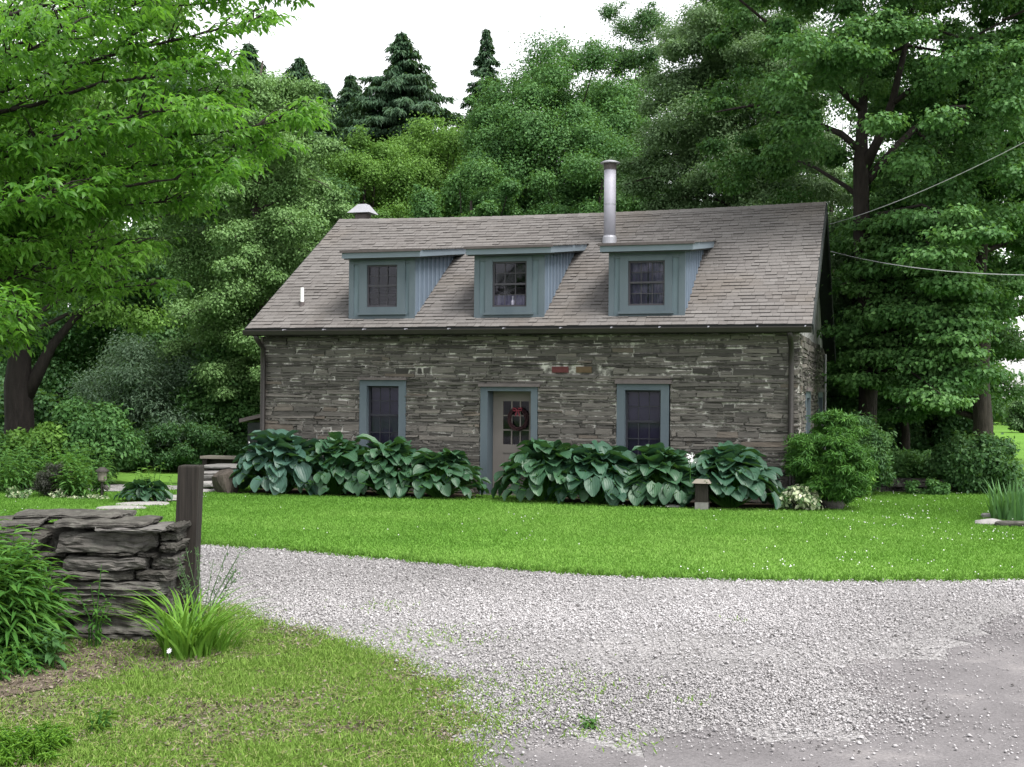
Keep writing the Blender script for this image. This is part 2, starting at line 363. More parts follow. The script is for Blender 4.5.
def tier_tree(label, px, depth, top, low, reach, leaf, seed, nlimb=34, trunk_r=.3, bark='bark', ll=.15, lw=.12, per=300, skip=(), name='layered_tree', group=None, flat=.28, rise=.35,
              cl_r=.75, extra=None, height=None, clear=None, tonec=.5, profile=None, fork_h=None, lean=(0, 0)):
    """tree whose foliage lies in flattish sprays along long limbs, with gaps between the layers"""
    rng = np.random.default_rng(seed); x, y = at(px, depth)
    zt, zb = zat(top, depth, px), zat(low, depth, px)
    root = empty(name, (x, y, 0), label, 'tree', group); H = height or zt
    m = MB(); pts = []; n = 10
    for i in range(n):
        t = i/(n-1); pts.append(np.array([lean[0]*t+rng.normal(0, .06)*(t > .1), lean[1]*t+rng.normal(0, .06)*(t > .1), H*.97*t-.1*(i == 0)]))
    rad = [trunk_r*(1.4, 1.08)[i] if i < 2 else trunk_r*(1-.85*((i-1)/(n-2))**1.2) for i in range(n)]
    m.tube(pts, rad, 12, .5, wob=.07)
    C, CR = [], []
    az = rng.uniform(0, 6.28)
    toward = math.atan2(-FH[1], -FH[0])
    for i in range(nlimb):
        t = (i+.5)/nlimb; z = zb+(zt-zb)*t*.93; az += 2.4+rng.normal(0, .35)
        if any(a < z < b and abs((az-toward+PI) % (2*PI)-PI) < w for a, b, w in skip): az += 2.0
        pr = (profile(t) if profile else math.sin(PI*min(1, .25+t*.72))**.6); Lb = reach*pr*rng.uniform(.75, 1.15)
        z0 = max(.9, z - rise*Lb*.55); i0 = np.clip(z0/(H*.97), 0, .98)*(n-1); a = int(i0); f = i0-a
        d = np.array([math.cos(az), math.sin(az), 0])
        if clear is not None and not clear((pts[a]+d*Lb*.7)[None])[0]: continue
        P0 = pts[a]*(1-f)+pts[a+1]*f; r0 = min(.5*(rad[a]*(1-f)+rad[a+1]*f), .03+Lb*.022)
        d = np.array([math.cos(az), math.sin(az), 0]); sd = np.array([-d[1], d[0], 0]); bend = rng.normal(0, .12)
        def P(s): return P0 + d*Lb*s + sd*bend*Lb*s*s + np.array([0, 0, Lb*(rise*s*1.25 - (rise*.9+.12)*s*s)])
        lp = [P(s) for s in (0, .12, .3, .5, .7, .88, 1)]
        m.tube(lp, [r0, r0*.85, r0*.7, r0*.52, r0*.35, r0*.2, .01], 6, .45, cap=False)
        ns = int(3+Lb*1.5)
        for k in range(ns):
            s = .22+.8*(k+rng.random())/ns; off = rng.normal(0, .30)*Lb*(.35+.4*s)*.55
            c = P(s)+sd*off+np.array([0, 0, rng.normal(0, .12)-abs(off)*.12])
            C.append(c); CR.append(cl_r*rng.uniform(.55, 1.25)*(1-.25*s))
            if k % 2 == 0: m.tube([P(max(0, s-.15)), P(s)*.5+c*.5, c], [r0*.22+.008, .01, .006], 4, .45, cap=False)
    C = np.array(C); CR = np.array(CR)
    if extra is not None: C = np.concatenate([C, extra[:, :3]]); CR = np.concatenate([CR, extra[:, 3]])
    if clear is not None: ok_ = clear(C); C, CR = C[ok_], CR[ok_]
    nn = per
    parts = [clump_leaves(C, CR, nn, ll, lw, rng, flat, up=.9, tonec=np.clip(rng.normal(tonec, .13, len(C)), 0, 1), droop=.45)]
    V, F, T = join(parts); ok = np.repeat(V.reshape(-1, 4, 3)[:, 0, 2] > .1, 2)
    np_mesh('crown', V, F[ok], MT[leaf], root, T[ok])
    m.build('trunk', MT[bark], root, smooth=True)
    return root

def spruce(label, px, depth, top, halfw, seed, sparse=1.0, low=330, group='spruces behind the house'):
    rng = np.random.default_rng(seed); x, y = at(px, depth); H = zat(top, depth, px); R = halfw*depth/FPX
    root = empty('spruce_tree', (x, y, 0), label, 'tree', group)
    m = MB(); m.tube([(0, 0, -.1), (0.03, 0, H*.5), (0, 0, H)], [.26, .16, .02], 8, .4); zb = max(1.0, zat(low, depth, px))
    Ps, As, Ns, Ls, Ts = [], [], [], [], []
    z = H-.15
    while z > zb:
        d = H-z; nb = 7+int(rng.integers(0, 4)); Lr = R*min(1.0, (d/(H*.62))**.95)*1.12+.06
        for k in range(nb+1):
            if rng.random() > .95*sparse: continue
            az = rng.uniform(0, 6.28); Lb = Lr*rng.uniform(.55, 1.3); dr = np.array([math.cos(az), math.sin(az), 0.]); sd = np.array([-dr[1], dr[0], 0])
            nseg = max(4, int(Lb*24)); s = rng.random(nseg*5)**.8
            base = np.array([0, 0, z])+dr*Lb*s[:, None]+np.array([0, 0, 1.])*(Lb*(.22*s-.42*s*s+.14*s**4))[:, None]
            off = rng.normal(0, .13, len(s))*(1.2-s*.6)*min(1.6, Lb)
            Pq = base+sd*off[:, None]+np.array([0, 0, -1.])*np.abs(rng.normal(0, .10, len(s)))[:, None]
            Ps.append(Pq); As.append(dr*.6+sd*np.sign(off)[:, None]*.55+np.array([0, 0, -.55])+rng.normal(0, .25, (len(s), 3)))
            Ns.append(np.array([0, 0, 1.])+dr*.3+rng.normal(0, .3, (len(s), 3))); Ts.append(np.clip(rng.normal(.45, .2, len(s))+.25*(s > .85), 0, 1))
            if k % 2 == 0: m.tube([(0, 0, z), dr*Lb*.5+np.array([0, 0, z+.03*Lb]), dr*Lb*.9+np.array([0, 0, z-.1*Lb])], [.03, .02, .008], 4, .3, cap=False)
        z -= .22+.016*d*rng.uniform(.6, 1.4)
    P = np.concatenate(Ps); A = np.concatenate(As); Nn = unit(np.concatenate(Ns)); T = np.concatenate(Ts)
    V, F, T = leaf_arrays(P, A, Nn, rng.uniform(.16, .36, len(P)), .075, T, droop=.2)
    np_mesh('crown', V, F, MT['lf_spruce'], root, T); m.build('trunk', MT['bark'], root, smooth=True)
    return root

def shrub(name, label, x, y, rx, ry, h, leaf, seed, n=14000, ll=.06, lw=.035, cat='shrub', group=None, nclump=60, flat=.9, cr=.28, base=.05, stems=9, tonec=.5, up=.6, six=False, hollow=.55, amp=.2, tj=.22, droop=.2, dome=.45):
    rng = np.random.default_rng(seed); root = empty(name, (x, y, 0), label, cat, group)
    D = rdir(nclump, rng); rr = (hollow+(1-hollow)*rng.random(nclump)**.7)*lumpy(D, rng, amp)
    cz = h*dome
    C = np.stack([D[:, 0]*rr*rx*(1-cr*.6), D[:, 1]*rr*ry*(1-cr*.6), cz+D[:, 2]*rr*np.where(D[:, 2] > 0, h-cz, cz-base)*(1-cr*.5)], 1)
    CR = cr*min(rx, h*.6)*rng.uniform(.7, 1.35, nclump)
    V, F, T = clump_leaves(C, CR, max(20, n//nclump), ll, lw, rng, flat, up=up, tonec=np.clip(rng.normal(tonec, .12, nclump), 0, 1), six=six, tj=tj, droop=droop)
    k = 7 if six else 4; t = 6 if six else 2
    ok = np.repeat(V.reshape(-1, k, 3)[:, :, 2].min(1) > .01, t)
    np_mesh('foliage', V, F[ok], MT[leaf], root, T[ok])
    m = MB()
    for i in range(stems):
        c = C[i % nclump]; m.tube([(rng.normal(0, rx*.08), rng.normal(0, ry*.08), -.03), (c[0]*.4, c[1]*.4, c[2]*.55), tuple(c)], [.012+.012*h, .008+.006*h, .004], 5, .4, cap=False)
    m.build('stem', MT['bark'], root, smooth=True)
    return root

# ------------------------------------------------------------------ sky and light
SUN_EL, SUN_DIR = math.radians(60), np.array([.75, -.35])
w = bpy.data.worlds.new("World"); scene.world = w; w.use_nodes = True
nt = w.node_tree; nt.nodes.clear()
sky = nt.nodes.new("ShaderNodeTexSky"); sky.sky_type = 'NISHITA'; sky.sun_disc = False
sky.sun_elevation = SUN_EL; sky.sun_rotation = math.atan2(SUN_DIR[0], SUN_DIR[1])
sky.air_density = 1.0; sky.dust_density = 1.5; sky.ozone_density = 1.0
hs = nt.nodes.new("ShaderNodeHueSaturation"); hs.inputs['Saturation'].default_value = .12
bg = nt.nodes.new("ShaderNodeBackground"); bg.inputs[1].default_value = .135
wo = nt.nodes.new("ShaderNodeOutputWorld")
cool = mix(nt, hs.outputs[0], (1.0, 1.0, .985), 1.0, 'MULTIPLY')
hs.inputs['Fac'].default_value = 1
nt.links.new(sky.outputs[0], hs.inputs['Color']); nt.links.new(cool, bg.inputs[0]); nt.links.new(bg.outputs[0], wo.inputs[0])
sl = bpy.data.lights.new("sun", 'SUN'); sl.energy = 2.0; sl.angle = math.radians(26); sl.color = (1, .965, .91)
so = bpy.data.objects.new("sun", sl); COL.objects.link(so)
sd_ = Vector((SUN_DIR[0]*math.cos(SUN_EL), SUN_DIR[1]*math.cos(SUN_EL), 0)); sd_ = sd_.normalized()*math.cos(SUN_EL); sd_.z = math.sin(SUN_EL)
so.rotation_euler = sd_.to_track_quat('Z', 'Y').to_euler(); so.location = (20, -10, 30)
vs = scene.view_settings; vs.view_transform = 'Standard'; vs.look = 'None'; vs.exposure = 1.5; vs.gamma = 1; vs.use_curve_mapping = False
scene.cycles.max_bounces = 14; scene.cycles.diffuse_bounces = 7; scene.cycles.transparent_max_bounces = 12

# ------------------------------------------------------------------ ground
def poly_noise(pts, step=.25, amp=.06, seed=1):
    rng = np.random.default_rng(seed); out = []
    n = len(pts)
    for i in range(n):
        a = np.array(pts[i], float); b = np.array(pts[(i+1) % n], float); k = max(1, min(160, int(np.linalg.norm(b-a)/step)))
        for j in range(k):
            p = a+(b-a)*j/k; out.append(p+rng.normal(0, amp, 2)*(0 if np.linalg.norm(p-CAM[:2]) > 40 else 1))
    return np.array(out)
def sheet(name, poly, z, mat, skirt=0.):
    bm = bmesh.new(); vs = [bm.verts.new((p[0], p[1], z)) for p in poly]
    es = [bm.edges.new((vs[i], vs[(i+1) % len(vs)])) for i in range(len(vs))]
    bmesh.ops.triangle_fill(bm, use_beauty=True, use_dissolve=False, edges=es)
    if skirt:
        vb = [bm.verts.new((p[0], p[1], z-skirt)) for p in poly]
        for i in range(len(vs)):
            j = (i+1) % len(vs); bm.faces.new((vs[i], vs[j], vb[j], vb[i]))
    bmesh.ops.recalc_face_normals(bm, faces=bm.faces)
    for f in bm.faces:
        if abs(f.normal.z) > .5 and f.normal.z < 0: f.normal_flip()
    me = bpy.data.meshes.new(name); bm.to_mesh(me); bm.free(); me.materials.append(mat)
    return tag(link(name, me), kind='structure')
def inside(P, poly):
    x, y = P[:, 0], P[:, 1]; r = np.zeros(len(P), bool); n = len(poly); j = n-1
    for i in range(n):
        xi, yi = poly[i]; xj, yj = poly[j]
        with np.errstate(divide='ignore', invalid='ignore'):
            c = ((yi > y) != (yj > y)) & (x < (xj-xi)*(y-yi)/(yj-yi+1e-12)+xi)
        r ^= c; j = i
    return r
def sinnoise(P, scale, seed, k=10):
    """smooth patchy noise over the ground, about -1..1"""
    rng = np.random.default_rng(seed); s = np.zeros(len(P))
    for i in range(k):
        a = rng.uniform(0, 6.28); f = scale*rng.uniform(.5, 2.2)
        s += np.sin((P[:, 0]*math.cos(a)+P[:, 1]*math.sin(a))*f+rng.uniform(0, 6.28))
    return s/math.sqrt(k/2)
def scatter(n, d0, d1, seed, pow_=1.0, pad=1.12):
    """random ground points between two distances, over the field of view and a margin beside it"""
    rng = np.random.default_rng(seed); d = d0+(d1-d0)*rng.random(n)**pow_
    s = rng.uniform(-1, 1, n)*(.41*pad*d+.5)
    return CAM[:2]+FH*d[:, None]+RH*s[:, None], d, rng

def mat_ground(name, stops, scale, detail, fine, bstr=.4):
    m, nt, out = new_mat(name); n = noise(nt, scale, detail, .65); r = ramp(nt, stops); nt.links.new(n.outputs[0], r.inputs[0])
    n2 = noise(nt, fine, 3, .7); g = ramp(nt, [(.3, (.65, .65, .65)), (.7, (1.3, 1.3, 1.3))]); nt.links.new(n2.outputs[0], g.inputs[0])
    c = mix(nt, r.outputs[0], g.outputs[0], .8, 'MULTIPLY')
    principled(nt, out, c, .95, .1, bump=n2.outputs[0], bstr=bstr, bdist=.02); return m
def mat_gravel():
    m, nt, out = new_mat('crushed_gravel')
    tc = nt.nodes.new("ShaderNodeTexCoord"); v = nt.nodes.new("ShaderNodeTexVoronoi"); v.inputs['Scale'].default_value = 55
    nt.links.new(tc.outputs['Object'], v.inputs['Vector'])
    sep = nt.nodes.new("ShaderNodeSeparateColor"); nt.links.new(v.outputs['Color'], sep.inputs[0])
    r = ramp(nt, [(0, (.11, .104, .104)), (.4, (.24, .231, .234)), (1, (.34, .33, .334))]); nt.links.new(sep.outputs[0], r.inputs[0])
    n = noise(nt, 1.1, 4); g = ramp(nt, [(.3, (.8, .8, .8)), (.7, (1.1, 1.1, 1.1))]); nt.links.new(n.outputs[0], g.inputs[0])
    principled(nt, out, mix(nt, r.outputs[0], g.outputs[0], 1, 'MULTIPLY'), .9, .15, bump=v.outputs['Distance'], bstr=.7, bdist=.015); return m
MT['gravel'] = mat_gravel()
MT['stonechip'] = mat_tone('gravel_chip', [(0, (.075, .070, .070)), (.2, (.245, .234, .238)), (.6, (.385, .37, .378)), (1, (.53, .515, .53))], rough=.9, nscale=30, namt=.3, bstr=.2)
MT['meadow'] = mat_ground('rough_meadow', [(.3, (.03, .07, .015)), (.6, (.06, .14, .02))], .35, 6, 9)
MT['lawnsoil'] = mat_ground('lawn_turf', [(.3, (.085, .185, .028)), (.7, (.125, .250, .040))], .5, 5, 30)
MT['thatch'] = mat_ground('worn_turf', [(.35, (.105, .085, .065)), (.48, (.125, .125, .065)), (.6, (.095, .15, .04))], 1.6, 6, 40, .7)
MT['dirt'] = mat_ground('packed_dirt', [(.3, (.115, .108, .112)), (.55, (.155, .146, .151)), (.72, (.225, .211, .212))], 1.1, 6, 70, .3)
MT['duff'] = mat_ground('dry_duff', [(.3, (.060, .047, .036)), (.5, (.13, .105, .082)), (.7, (.19, .158, .125))], 5, 6, 60, .9)
MT['litter'] = mat_leaf('dead_leaf', L3((.035, .026, .02), (.11, .085, .065), (.26, .22, .18)), .1)
MT['soil'] = mat_ground('bed_soil', [(.3, (.03, .024, .018)), (.7, (.07, .055, .04))], 3, 6, 40, .8)

sheet('ground', [(-350, -60), (350, -60), (350, 420), (-350, 420)], -.02, MT['meadow'])
sheet('driveway', [(-20, -30), (45, -30), (45, -4.2), (20, -4.0), (13, -6.8), (6, -7.4), (-20, -7.4)], .004, MT['gravel'])
LAWN = poly_noise([(-20, -8.3), (3.53, -8.14), (4.94, -8.23), (6.39, -8.63), (7.67, -8.92), (8.79, -8.99), (9.83, -8.92), (11.3, -8.5), (12.3, -8.08), (13.04, -7.75), (14.2, -7.2), (17, -5.8), (26, -2.5),
                   (26, 5.4), (13.6, 4.3), (11.3, 3.9), (11.2, 9), (-1, 9), (-1.2, -1.2), (-2.6, -2.9), (-20, -4.2)], .22, .035, 3)
sheet('lawn', LAWN, .035, MT['lawnsoil'], .06)
sheet('far_lawn', [(11.2, 9.2), (26, 4), (70, 4), (70, 110), (12, 110)], -.005, MT['lawnsoil'])
sheet('rear_drive', poly_noise([(-14, -2.6), (-1.4, -1.3), (-1.6, .4), (-14, -.9)], .4, .06, 5), -.012, MT['gravel'])
sheet('rear_lawn', poly_noise([(-20, .0), (-1.4, .9), (-1.4, 6), (-20, 6)], .4, .06, 6), -.008, MT['lawnsoil'])
FG = poly_noise([(5.2, -11.6), (6.2, -12.2), (7.15, -12.6), (7.9, -13.15), (8.42, -13.6), (9.13, -14.2), (9.35, -14.9), (9.7, -15.7), (10.0, -18), (0, -18), (0, -11.5)], .2, .10, 4)
sheet('verge', FG, .012, MT['thatch'])
BED = poly_noise([(.2, -1.5), (2, -1.35), (4.3, -1.0), (4.55, -.02), (.2, -.02)], .2, .04, 8)
BED2 = poly_noise([(5.5, -.02), (5.4, -.9), (7, -1.25), (9.2, -1.2), (10.2, -.8), (10.9, -.6), (11.0, .5), (10.3, .6), (10.2, -.02)], .2, .04, 9)
sheet('bed_soil', BED, .042, MT['soil']); sheet('bed_soil', BED2, .042, MT['soil'])
WB = poly_noise([(3, -12.0), (6.1, -12.4), gnd(205, 625), gnd(226, 664), gnd(208, 680), gnd(140, 672), gnd(80, 686), gnd(20, 698), gnd(-60, 702), (3, -15.2)], .2, .07, 10)
sheet('bed_soil', WB, .018, MT['duff'])
DIRT = np.array([gnd(*p) for p in [(1100, 600), (1024, 612), (990, 635), (960, 655), (905, 662), (862, 660), (830, 682), (872, 702), (880, 715), (845, 738), (765, 738), (730, 722), (690, 732), (640, 748), (575, 738), (520, 722), (480, 740)]] + [(9.9, -18), (16, -18), (18, -8)])
sheet('packed_dirt', poly_noise(DIRT, .2, .10, 7), .008, MT['dirt'])

# gravel chips: real stones
def chips():
    P, d, rng = scatter(760000, 5.6, 15.8, 21, .85)
    J = P+rng.normal(0, .30, P.shape); keep = ~inside(P, LAWN) & ~inside(P+rng.normal(0, .14, P.shape), FG)
    dd = inside(J, DIRT); thin = sinnoise(P, .9, 5)
    keep &= ~dd | (rng.random(len(P)) < .015+.05*(thin > .8))
    rut = np.sin((P[:, 1]-.30*P[:, 0])*2.1+.5*np.sin(P[:, 0]*.6)); keep &= rng.random(len(P)) < np.clip(.66+.3*sinnoise(P, 1.3, 9)+.16*rut, .22, 1)
    back = (P[:, 1] > -7.3)
    P, d = P[keep & ~back], d[keep & ~back]; n = len(P)
    s = np.clip(rng.lognormal(-5.12, .40, n), .003, .021)*(.85+d*.022)
    base = np.array([[1, 0, 0], [0, 1, 0], [-1, 0, 0], [0, -1, 0], [0, 0, .75], [0, 0, -.5]], float)
    B = base[None]*rng.uniform(.6, 1.35, (n, 6, 1)); B[:, :4, 2] += rng.uniform(-.35, .35, (n, 4))
    a = rng.uniform(0, 6.28, n); c, q = np.cos(a)[:, None], np.sin(a)[:, None]
    st = rng.uniform(.75, 1.5, n)[:, None]
    X = (B[:, :, 0]*st*c-B[:, :, 1]*q); Y = (B[:, :, 0]*st*q+B[:, :, 1]*c)
    V = np.stack([P[:, 0, None]+X*s[:, None], P[:, 1, None]+Y*s[:, None], .012+B[:, :, 2]*s[:, None]*.8+rng.uniform(-.002, .01, n)[:, None]], 2).reshape(-1, 3)
    T = np.array([[0, 1, 4], [1, 2, 4], [2, 3, 4], [3, 0, 4], [1, 0, 5], [2, 1, 5], [3, 2, 5], [0, 3, 5]])
    F = ((np.arange(n)*6)[:, None, None]+T[None]).reshape(-1, 3)
    t = np.clip(rng.normal(.55, .14, n)+.10*sinnoise(P, .8, 15)-.6*(rng.random(n) < .06), 0, 1)
    tag(np_mesh('gravel', V, F, MT['stonechip'], None, np.repeat(t, 8)), kind='stuff')
chips()

def blades(name, P, rng, h, w, tone, mat, z=0., lean=.5):
    n = len(P); B = np.concatenate([P, np.full((n, 1), z)], 1)
    A = np.concatenate([rng.normal(0, lean, (n, 2)), np.ones((n, 1))], 1); a = rng.uniform(0, 6.28, n)
    Nn = np.stack([np.cos(a), np.sin(a), np.full(n, .2)], 1)
    V, F, T = leaf_arrays(B, A, Nn, h, w, tone, fold=.1, droop=.22)
    return tag(np_mesh(name, V, F, mat, None, T), kind='stuff')
def lawn_grass():
    P, d, rng = scatter(520000, 11.5, 29, 31, .8)
    k = inside(P, LAWN) & ~inside(P, BED) & ~inside(P, BED2) & ~((P[:, 1] > 0) & (P[:, 0] < 10.2))
    P, d = P[k], d[k]; n = len(P)
    stripe = .2*sinnoise(P, .55, 3)+.10*sinnoise(P, 2.2, 6)+.07*np.sin(P[:, 1]*3.4+P[:, 0]*.8)
    t = np.clip(rng.normal(.5, .11, n)+stripe+.10*(P[:, 0] > 9.5), 0, 1)
    blades('lawn_grass', P, rng, rng.uniform(.020, .050, n), .009+d*.0004, t, MT['grass'], .03)
    # unmown fringe along the gravel edge
    e = LAWN[(LAWN[:, 1] < -5) & (LAWN[:, 0] > -4) & (LAWN[:, 0] < 18)]; i = rng.integers(0, len(e), 9000)
    Q = e[i]+rng.normal(0, .07, (len(i), 2))
    blades('edge_grass', Q, rng, rng.uniform(.05, .11, len(i)), .012, np.clip(rng.normal(.4, .2, len(i)), 0, 1), MT['grass'], .0, .7)
lawn_grass()
def clover():
    P, d, rng = scatter(60000, 12.5, 26, 33, .9)
    k = inside(P, LAWN) & ~inside(P, BED) & ~inside(P, BED2) & ~((P[:, 1] > -.3) & (P[:, 0] < 10.6))
    P = P[k]; dens = np.clip(.0+.13*sinnoise(P, 1.2, 8), 0, .22)*np.clip((P[:, 0]-3)/7, .25, 1)
    dens += .22*np.exp(-((P[:, 0]-11.9)**2/1.2+(P[:, 1]+1.6)**2/2.6))+.35*np.exp(-((P[:, 0]-11.3)**2/.25+(P[:, 1]-1.2)**2/.6))+.06*(P[:, 0] > 9)+.16*np.exp(-((P[:, 0]-1.7)**2/.15+(P[:, 1]+1.9)**2/.08))
    P = P[rng.random(len(P)) < dens*.26*(sinnoise(P, 4.5, 18) > .15)]; n = len(P)
    base = np.array([[1, 0, 0], [0, 1, 0], [-1, 0, 0], [0, -1, 0], [0, 0, 1], [0, 0, -1]], float)*.0082
    V = (np.concatenate([P, rng.uniform(.060, .085, (n, 1))], 1)[:, None]+base[None]*rng.uniform(.7, 1.2, (n, 1, 1))).reshape(-1, 3)
    T = np.array([[0, 1, 4], [1, 2, 4], [2, 3, 4], [3, 0, 4], [1, 0, 5], [2, 1, 5], [3, 2, 5], [0, 3, 5]])
    F = ((np.arange(n)*6)[:, None, None]+T[None]).reshape(-1, 3)
    tag(np_mesh('clover_flowers', V, F, MT['petal']), kind='stuff')
clover()
def verge_grass():
    P, d, rng = scatter(620000, 5.4, 12, 41, .9)
    m = sinnoise(P, 2.4, 12)*.55+sinnoise(P, 6.5, 13)*.5
    k = inside(P+rng.normal(0, .13, P.shape), FG) & (m+rng.normal(0, .9, len(P)) > -.55) & ~(inside(P+rng.normal(0, .11, P.shape), WB) & (rng.random(len(P)) < .82))
    P, d, m = P[k], d[k], m[k]; n = len(P)
    dry = rng.random(n) < np.clip(.09-.10*m, .015, .35)
    t = np.where(dry, rng.uniform(.86, 1, n), np.clip(rng.normal(.42, .2, n)+.06*m, 0, .84))
    blades('verge_grass', P, rng, rng.uniform(.018, .048, n)*(1+.25*np.clip(m, 0, 1.5)), rng.uniform(.004, .0075, n), t, MT['roughgrass'], .01, .9)
    # dead stalks lying flat
    k2 = rng.random(n) < .035; Q = P[k2]; q = len(Q); a = rng.uniform(0, 6.28, q)
    V, F, T = leaf_arrays(np.concatenate([Q, np.full((q, 1), .022)], 1), np.stack([np.cos(a), np.sin(a), rng.uniform(-.05, .15, q)], 1), np.tile([0, 0, 1.], (q, 1)), rng.uniform(.05, .16, q), .006, rng.uniform(.93, 1, q), droop=0)
    tag(np_mesh('dry_stalks', V, F, MT['roughgrass'], None, T), kind='stuff')
    Pl, dl, rl = scatter(60000, 5.4, 11, 47, 1); ml = sinnoise(Pl, 2.4, 12)*.55+sinnoise(Pl, 6.5, 13)*.5
    Pl = Pl[inside(Pl, FG) & ((ml+rl.normal(0, .5, len(Pl)) < -.1) | inside(Pl+rl.normal(0, .14, Pl.shape), WB))]; q = len(Pl)
    V, F, T = leaf_arrays(np.concatenate([Pl, rl.uniform(.014, .03, (q, 1))], 1), rl.normal(0, 1, (q, 3))*np.array([1, 1, .2]), rl.normal(0, .35, (q, 3))+np.array([0, 0, 1.]), rl.uniform(.015, .045, q), rl.uniform(.006, .022, q), rl.random(q), fold=.2)
    tag(np_mesh('leaf_litter', V, F, MT['litter'], None, T), kind='stuff')
    # sparse weeds creeping into the gravel
    P, d, rng = scatter(60000, 6, 12, 43, 1)
    c = [gnd(540, 690), gnd(585, 735), gnd(640, 745), gnd(385, 608), gnd(430, 640), gnd(500, 700), gnd(735, 622), gnd(690, 705), gnd(475, 735), gnd(560, 725)]
    s = [.5, .18, .15, .28, .4, .4, .12, .14, .2, .2]; wt = np.zeros(len(P))
    for (cx, cy), r in zip(c, s): wt = np.maximum(wt, np.exp(-((P[:, 0]-cx)**2+(P[:, 1]-cy)**2)/(r*r)))
    k = (rng.random(len(P)) < wt*.42) & ~inside(P, FG); P = P[k]; n = len(P)
    blades('gravel_weeds', P, rng, rng.uniform(.025, .055, n), .009, np.clip(rng.normal(.5, .2, n), 0, .9), MT['roughgrass'], .01, 1.0)
verge_grass()

# ------------------------------------------------------------------ the stone house
L, D, HE, HR, OE, OL, OR, YB, HB = 10.18, 7.66, 3.10, 5.754, .372, .187, .227, 8.03, 2.80
house = empty('stone_house', (0, 0, 0), 'low fieldstone house with a shingled gable roof and three blue grey dormers behind hostas', 'house')
front = lambda u, v, d: (u, -d, v)
gable = lambda u, v, d: (L+d, u, v)
def mbox(m, mp, u0, u1, v0, v1, d0, d1, tone=.5, mi=0):
    c = [(u0, v0, d0), (u1, v0, d0), (u1, v0, d1), (u0, v0, d1), (u0, v1, d0), (u1, v1, d0), (u1, v1, d1), (u0, v1, d1)]
    return m.hexa([mp(*p) for p in c], tone, mi)

def stone_facing(m, mp, u0, u1, v0, v1, openings, rng, special=(), thick=.05, top=None):
    v = v0
    while v < v1-.02:
        h = float(rng.choice([.036, .048, .06, .074, .092, .12], p=[.15, .25, .25, .19, .11, .05])); h = min(h, v1-v)
        u = u0-rng.uniform(0, .3)
        wav = rng.uniform(0, 6.28); base_t = rng.normal(.45, .10)
        while u < u1:
            ln = float(np.clip(rng.lognormal(-.88, .55), .12, 1.1)*(1.0 if h < .1 else .85)); a, b = max(u, u0), min(u+ln, u1); u += ln
            if b-a < .03: continue
            segs = [(a, b)]
            for (o0, o1, p0, p1) in openings:
                if v+h*.6 > p0 and v+h*.4 < p1:
                    ns = []
                    for s0, s1 in segs:
                        if s1 <= o0 or s0 >= o1: ns.append((s0, s1)); continue
                        if s0 < o0: ns.append((s0, o0))
                        if s1 > o1: ns.append((o1, s1))
                    segs = ns
            for s0, s1 in segs:
                if s1-s0 < .03: continue
                lay = [(v, v+h)]
                if h > .08 and rng.random() < .35: mid = v+h*rng.uniform(.35, .65); lay = [(v, mid), (mid, v+h)]
                for q0, q1 in lay:
                    if top is not None and q1 > top((s0+s1)/2): continue
                    gj = rng.uniform(.0015, .009); gu = rng.uniform(.004, .020); tw = rng.normal(0, .006)
                    wv = .010*math.sin(s0*1.7+wav), .010*math.sin(s1*1.7+wav)
                    d = rng.uniform(-.004, .03)
                    def j(s=.006): return rng.normal(0, s)
                    mi = 0; tone = float(np.clip(base_t+rng.normal(0, .22), 0, 1))
                    cu, cv = (s0+s1)/2, (q0+q1)/2
                    skip = False
                    for (x0, x1, z0, z1, k) in special:
                        if s1 > x0 and s0 < x1 and q1 > z0 and q0 < z1: skip = True
                    if skip: continue
                    A = [(s0+gu+j(), q0+gj+wv[0]+j(.004)), (s1-gu+j(.012), q0+gj+wv[1]+tw+j(.005)), (s1-gu+j(.012), q1-gj+wv[1]+tw+j(.005)), (s0+gu+j(.012), q1-gj+wv[0]+j(.005))]
                    B = [(p[0]+(.004 if i in (0, 3) else -.004), p[1]+(.004 if i < 2 else -.004)) for i, p in enumerate(A)]
                    dd = [d+rng.normal(0, .004) for _ in range(4)]
                    vs = [mp(p[0], p[1], -thick) for p in A]+[mp(B[i][0], B[i][1], dd[i]) for i in range(4)]
                    m.add(vs, [(4, 5, 6, 7), (0, 1, 5, 4), (1, 2, 6, 5), (2, 3, 7, 6), (3, 0, 4, 7)], tone, mi)
        v += h
    for (x0, x1, z0, z1, k) in special:
        mbox(m, mp, x0+.012, x1-.012, z0+.010, z1-.010, -thick, .02, .5, k)
def wall_core(mp, u0, u1, v0, v1, openings, d0, d1):
    m = MB(); us = sorted({u0, u1, *[o[0] for o in openings], *[o[1] for o in openings]})
    for a, b in zip(us[:-1], us[1:]):
        vv = v0
        for o in sorted([o for o in openings if o[0] <= a+1e-6 and o[1] >= b-1e-6], key=lambda o: o[2]):
            if o[2] > vv: mbox(m, mp, a, b, vv, o[2], d0, d1)
            vv = o[3]
        if vv < v1: mbox(m, mp, a, b, vv, v1, d0, d1)
    return m
rng_h = np.random.default_rng(5)
OPF = [(2.06, 2.97, .66, 2.13), (4.46, 5.55, -.1, 2.02), (7.01, 7.965, .66, 2.085)]
OPG = [(1.5, 2.75, .75, 1.98), (5.3, 7.0, .75, 1.98)]
wall_core(front, 0, L, -.1, 2.97, OPF, -.45, -.012).build('wall', MT['mortar'], house)
m = MB(); stone_facing(m, front, 0, L, -.05, 2.97, OPF, rng_h, special=[(5.80, 6.13, 2.272, 2.40, 1), (6.25, 6.56, 2.272, 2.40, 2)])
m.build('stone_facing', [MT['stone'], MT['brick'], MT['ochre']], house)
